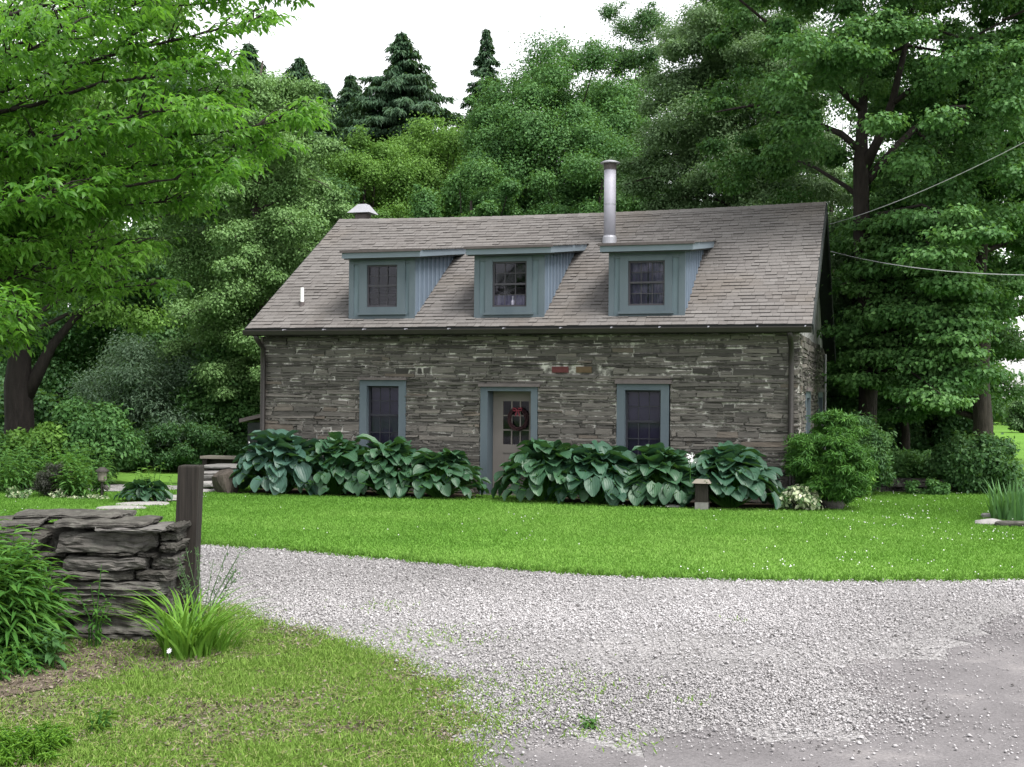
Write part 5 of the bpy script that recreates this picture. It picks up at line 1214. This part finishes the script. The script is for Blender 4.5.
def great_maple():
    """tall maple beside the gable: dark forked trunk, airy canopy with sky gaps, low layered boughs in front of the trunk"""
    rng = np.random.default_rng(322); dep = 26.0; p0 = 872; x, y = at(p0, dep); k = dep/FPX
    root = empty('great_maple', (x, y, 0), 'great old maple with a forked dark trunk beside the gable', 'tree'); R3 = np.array([*RH, 0]); m = MB()
    def Q(px, py, v=0.): return np.array(R3*(px-p0)*k*(1+v/dep)+np.array([FH[0]*v, FH[1]*v, zat(py, dep+v, px)]))+np.array([*((RH*(p0-512)/FPX)*v), 0])
    limbs = [([(872, 505, 0), (872, 480, 0), (871, 430, 0), (868, 330, 0), (862, 240, 0), (860, 165, 0), (858, 120, .3), (862, 60, .5), (856, -20, .6), (850, -110, .6)], [.36, .26, .23, .21, .20, .18, .12, .085, .055, .02]),
             ([(861, 172, 0), (874, 140, -.3), (893, 100, -.4), (905, 45, -.2), (915, -20, 0), (925, -90, 0)], [.14, .115, .09, .065, .04, .015]),
             ([(866, 180, 0), (890, 150, .5), (912, 128, .8), (950, 108, 1.0), (1000, 106, 1.2), (1045, 90, 1.5)], [.12, .10, .085, .065, .045, .015]),
             ([(893, 102, -.4), (930, 70, -.8), (965, 40, -1.2), (1000, 20, -1.5)], [.07, .06, .04, .015]),
             ([(859, 150, 0), (838, 135, .4), (800, 118, .8), (755, 105, 1.2), (715, 110, 1.5)], [.10, .08, .06, .04, .015]),
             ([(860, 110, .3), (830, 80, .2), (795, 45, 0), (750, 10, -.3), (715, -20, -.5)], [.08, .07, .05, .035, .015]),
             ([(862, 200, 0), (842, 186, .8), (815, 168, 1.8), (785, 158, 2.6)], [.07, .06, .04, .015]),
             ([(861, 60, .5), (885, 20, 1.5), (905, -30, 2)], [.06, .05, .02]), ([(950, 108, 1.), (985, 140, .4), (1015, 165, 0)], [.05, .035, .012]), ([(912, 128, .8), (935, 150, 1.5), (965, 190, 2)], [.05, .04, .012])]
    for pts, rad in limbs: rad = [r*.84 for r in rad]; m.tube([Q(*p)+rng.normal(0, .03, 3)*(i > 0) for i, p in enumerate(pts)], rad, 10, .4, wob=.06)
    C, CR = [], []; holes = [(836, 108, 17), (940, 150, 16), (930, 45, 15), (905, 75, 8), (985, 70, 8), (822, 20, 14), (780, 62, 10), (960, 10, 12), (890, 215, 10), (875, 0, 10), (750, 40, 9), (825, 135, 9), (1000, 140, 12), (905, 180, 8)]
    t = 0
    while len(C) < 560 and t < 14000:
        t += 1; px, py, v = rng.uniform(672, 1085), rng.uniform(-150, 232), rng.uniform(-3.5, 4.2)
        lim = (765 if v < 2 else 700)+max(0, (py-150))*1.3+12*math.sin(py*.06)
        if px < lim or (v < 1.2 and 842 < px < 886 and 95 < py < 225 and rng.random() < .8) or (px < 842 and py > 158 and v < 2.2): continue
        if any((px-a)**2+(1.3*(py-b))**2 < (r+8)**2 for a, b, r in holes): continue
        C.append(Q(px, py, v)); CR.append(rng.uniform(.22, .70))
        if t % 3 == 0:
            l = limbs[int(rng.integers(1, 7))][0]; q = Q(*l[int(rng.integers(1, len(l)))]); 
            if np.linalg.norm(C[-1]-q) < 1.7: m.tube([q, q*.5+C[-1]*.5+rng.normal(0, .12, 3), C[-1]], [.035, .02, .006], 5, .4, cap=False)
    # low layered boughs hanging toward the lawn
    n_up = len(C)
    for b in range(13):
        py0 = 232+b*13+rng.normal(0, 3); px0 = rng.uniform(864, 884); side = 1; ln = rng.uniform(8, 18) if side < 0 else rng.uniform(50, 120); v1 = rng.uniform(-3.6, -1.6)*(.4 if side < 0 else 1)
        A = Q(px0, py0-16, 0); B = Q(px0+side*ln, py0+rng.uniform(-8, 10), v1); M_ = A*.5+B*.5+np.array([0, 0, .35]); m.tube([A, M_, B], [.05, .03, .008], 6, .4, cap=False)
        for c in range(9):
            s_ = .08+.92*(c+rng.random())/9; C.append(A*(1-s_)**2+2*M_*s_*(1-s_)+B*s_*s_+rng.normal(0, .25, 3)*np.array([1, 1, .35])-np.array([0, 0, .1])); CR.append(rng.uniform(.40, .72))
    C, CR = np.array(C), np.array(CR)
    V, F, T = join([clump_leaves(C[:n_up], CR[:n_up], 440, .094, .068, rng, .46, up=.9, droop=.45, tonec=np.clip(rng.normal(.40, .15, n_up), 0, 1)),
                    clump_leaves(C[n_up:], CR[n_up:], 560, .100, .072, rng, .22, up=1.1, droop=.5, tonec=np.clip(rng.normal(.55, .18, len(C)-n_up), 0, 1))])
    np_mesh('crown', V, F, MT['lf_maple'], root, T); m.build('trunk', MT['bark'], root, smooth=True)
# layered trees
tier_tree('grey green tree with drooping layers behind the right end of the roof', 735, 35, -34, 285, 3.6, 'lf_grey', 321, nlimb=64, trunk_r=.22, ll=0.085, lw=0.05, per=800, cl_r=.75, flat=0.6, rise=.5, tonec=.75, profile=lambda t: .95*(1-.45*t**2))
great_maple()
tier_tree('maple with a stout pale brown trunk at the right', 978, 30, 20, 400, 4.0, 'lf_maple', 323, nlimb=46, trunk_r=0.21, bark='bark_pale', ll=0.085, lw=0.066, per=850, cl_r=.66, flat=0.36, rise=.35, tonec=.45, skip=((1.0, 3.2, .6),), clear=lambda C: ~((C[:, :2]@RH > .35) & (C[:, 2] < 3.1)))
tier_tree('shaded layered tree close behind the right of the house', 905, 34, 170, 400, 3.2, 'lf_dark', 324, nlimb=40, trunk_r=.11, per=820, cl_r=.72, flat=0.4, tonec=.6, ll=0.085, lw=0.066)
tier_tree('layered pale beech left of the house', 258, 31, 48, 395, 2.2, 'lf_beech', 325, nlimb=60, trunk_r=.15, bark='bark_pale', ll=0.072, lw=0.048, per=760, cl_r=0.58, flat=0.6, rise=.5, tonec=.85, profile=lambda t: .6+.5*math.sin(PI*min(1, t*.95+.05)))
broad_tree('dark tree closing the view behind the great maple', 830, 46, 60, 120, 430, 'lf_dark', 326, G, nclump=110, nleaf=850, ll=0.13, lw=0.095)
broad_tree('dark tree behind the pale brown trunk', 918, 50, 130, 80, 430, 'lf_dark', 327, G, nclump=100, nleaf=850, ll=0.13, lw=0.095)
broad_tree('tree crown cut off by the right edge of the view', 1085, 34, -60, 110, 300, 'lf_maple', 328, G, nclump=90, nleaf=430, ll=0.12, lw=0.09, amp=.35)
broad_tree('small far tree beyond the right hand field', 1046, 92, 398, 40, 425, 'lf_grey', 329, 'far trees beyond the field', nclump=50, nleaf=300, ll=.28, lw=.2, trunk_r=.15)
broad_tree('rounded far tree at the back of the field', 985, 96, 404, 36, 425, 'lf_maple', 330, 'far trees beyond the field', nclump=50, nleaf=300, ll=.28, lw=.2, trunk_r=.15)
# the old forked trunk at the left
def old_tree():
    rng = np.random.default_rng(341); dep = 25.5; x, y = at(22, dep); root = empty('old_maple', (x, y, 0), 'old forked maple with a thick brown trunk at the left', 'tree')
    R3 = np.array([*RH, 0]); m = MB(); k = dep/FPX
    def Q(px, py, v=0): return tuple(R3*(px-22)*k+np.array([FH[0]*v, FH[1]*v, zat(py, dep, px)]))
    m.tube([(0, 0, -.1), Q(21, 470), Q(20, 420), Q(18, 385), Q(20, 345), Q(12, 300), Q(0, 240), Q(-10, 150)], [.42, .33, .30, .28, .20, .17, .13, .05], 12, .05, wob=.07)
    m.tube([Q(24, 400), Q(38, 372), Q(52, 345), Q(74, 318), Q(104, 300)], [.17, .13, .10, .07, .02], 9, .05, wob=.06)
    m.tube([Q(20, 350), Q(10, 320), Q(-25, 280)], [.15, .11, .04], 8, .6)
    C, CR = [], []
    for i in range(95):
        px, py = rng.uniform(-90, 175), rng.uniform(-40, 318)
        if py > 250 and px > 140: continue
        C.append(Q(px, py, rng.uniform(-2.6, 2.2))); CR.append(rng.uniform(.4, .8))
        if i % 4 == 0: m.tube([Q(rng.uniform(-5, 40), min(340, py+70)), tuple(np.array(C[-1])*.6+np.array(Q(20, 320))*.4), C[-1]], [.06, .04, .012], 5, .5, cap=False)
    C, CR = np.array(C), np.array(CR)
    V, F, T = clump_leaves(C, CR, 800, .095, .06, rng, .55, up=.8, droop=.5, tonec=np.clip(rng.normal(.5, .14, len(C)), 0, 1))
    np_mesh('crown', V, F, MT['lf_light'], root, T); m.build('trunk', MT['bark'], root, smooth=True)
old_tree()

# ------------------------------------------------------------------ shrubs and understorey
def sh_at(label, px, dep, top, halfw, leaf, seed, n=26000, ll=.09, lw=.05, name='shrub', group=None, **kw):
    x, y = at(px, dep); return shrub(name, label, x, y, halfw*dep/FPX, halfw*dep/FPX*.8, zat(top, dep, px), leaf, seed, n=n, ll=ll, lw=lw, group=group, **kw)
U = 'shrubs under the left trees'
sh_at('silvery grey green shrub spreading left of the house', 148, 31, 316, 92, 'lf_silver', 401, n=56000, ll=.10, lw=.034, nclump=75, cr=.26, group=U, amp=.45, dome=.45, hollow=.4, flat=.6)
sh_at('fresh green leafy shrub against the left end of the house', 224, 31, 330, 58, 'lf_maple', 402, n=40000, ll=.10, lw=.07, group=U, amp=.3, nclump=90)
sh_at('dark shrub beneath the silvery one', 178, 29.6, 418, 70, 'lf_dark', 403, n=30000, ll=.08, lw=.04, group=U, tonec=.3)
sh_at('mid green shrub at the foot of the old trunk', 82, 25.5, 400, 58, 'lf_maple', 404, n=32000, ll=.10, lw=.06, group=U, tonec=.35)
sh_at('ferny shrub left of the old trunk', -5, 24.2, 432, 62, 'lf_fern', 405, n=26000, ll=.12, lw=.045, group=U, tonec=.3)
sh_at('low leafy shrub behind the lantern', 112, 29.5, 452, 40, 'lf_dark', 406, n=22000, ll=.09, lw=.05, group=U, tonec=.6)
sh_at('bright leafed shrub under the boughs at the far left', 40, 25.0, 425, 48, 'lf_light', 407, n=20000, ll=.13, lw=.07, group=U, tonec=.25)
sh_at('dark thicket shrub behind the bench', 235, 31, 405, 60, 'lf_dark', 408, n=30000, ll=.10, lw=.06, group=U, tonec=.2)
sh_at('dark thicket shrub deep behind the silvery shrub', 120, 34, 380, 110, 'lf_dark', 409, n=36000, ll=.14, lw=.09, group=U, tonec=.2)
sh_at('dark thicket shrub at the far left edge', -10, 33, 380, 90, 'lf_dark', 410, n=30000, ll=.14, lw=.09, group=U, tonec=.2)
U2 = 'shrubs under the right trees'
sh_at('broad dark green shrub in front of the pale brown trunk', 982, 24.3, 432, 42, 'lf_dark', 411, n=26000, ll=.085, lw=.05, group=U2, tonec=.5, amp=.55, hollow=.35)
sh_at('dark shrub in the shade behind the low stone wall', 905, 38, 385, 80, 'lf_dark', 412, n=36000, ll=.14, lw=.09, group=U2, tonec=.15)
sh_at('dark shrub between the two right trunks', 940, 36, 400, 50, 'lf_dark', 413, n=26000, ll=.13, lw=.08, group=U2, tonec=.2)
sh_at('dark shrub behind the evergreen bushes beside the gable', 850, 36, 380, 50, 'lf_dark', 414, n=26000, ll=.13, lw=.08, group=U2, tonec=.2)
sh_at('shrub on the far side of the field at the right', 1022, 66, 398, 14, 'lf_grey', 415, n=12000, ll=.16, lw=.1, group=U2)
# ivy-like ground cover behind the low wall
def cover():
    rng = np.random.default_rng(421); n = 26000; a = np.array(at(880, 25.6)); b = np.array(at(990, 24.9)); t = rng.random(n); P = a+(b-a)*t[:, None]+FH*rng.uniform(0, 1.4, n)[:, None]+rng.normal(0, .1, (n, 2))
    z = rng.uniform(.05, 1, n)**.6*(.62+.10*np.sin(t*23)+.06*np.sin(t*61)); P = np.concatenate([P, z[:, None]], 1)
    V, F, T = leaf_arrays(P, rdir(n, rng)+np.array([0, 0, -.2]), unit(rng.normal(0, .4, (n, 3))+np.array([0, -.3, 1])), rng.uniform(.06, .11, n), .05, np.clip(rng.normal(.5, .22, n), 0, 1))
    tag(np_mesh('ground_cover', V, F, MT['lf_maple'], None, T), kind='stuff')
cover()
rw = empty('low_stone_wall', (*at(955, 24.3), 0), 'low dark dry stone wall at the back of the right lawn', 'wall')
m = MB(); rng = np.random.default_rng(431); Lw = 3.9
for c, (z0, z1) in enumerate(((-.02, .08), (.08, .15), (.15, .24), (.24, .30))):
    u = -Lw*.42
    while u < Lw*.75:
        b = u+rng.uniform(.10, .34); p0 = np.array([RH[0]*u, RH[1]*u]); p1 = np.array([RH[0]*(b-.015), RH[1]*(b-.015)]); f = FH*rng.uniform(-.09, .05); g = FH*.42
        m.hexa([(*(p0+f), z0), (*(p1+f), z0), (*(p1+g), z0), (*(p0+g), z0), (*(p0+f), z1-.012+rng.normal(0, .018)), (*(p1+f), z1-.012+rng.normal(0, .018)), (*(p1+g), z1-.012), (*(p0+g), z1-.012)], float(rng.uniform(.0, .25))); u = b
m.build('stones', MT['wallstone'], rw)
shrub('low_weed', 'low leafy weeds at the foot of the dark stone wall', *at(928, 23.75), .5, .22, .34, 'lf_maple', 432, n=2600, ll=.07, lw=.04, cat='plant', nclump=26, tonec=.4)
# far-off woods that read as one mass
def woods():
    rng = np.random.default_rng(441); C, R = [], []
    for i in range(420):
        px = rng.uniform(-420, 1500); dep = rng.uniform(72, 100)
        if 985 < px < 1130: continue
        x, y = at(px, dep); C.append((x, y, rng.uniform(0, 1)**.8*rng.uniform(7, 13.5))); R.append(rng.uniform(1.6, 3))
    V, F, T = clump_leaves(np.array(C), np.array(R), 330, .5, .36, rng, .8)
    tag(np_mesh('far_woods', V, F, MT['lf_dark'], None, T), kind='stuff')
woods()
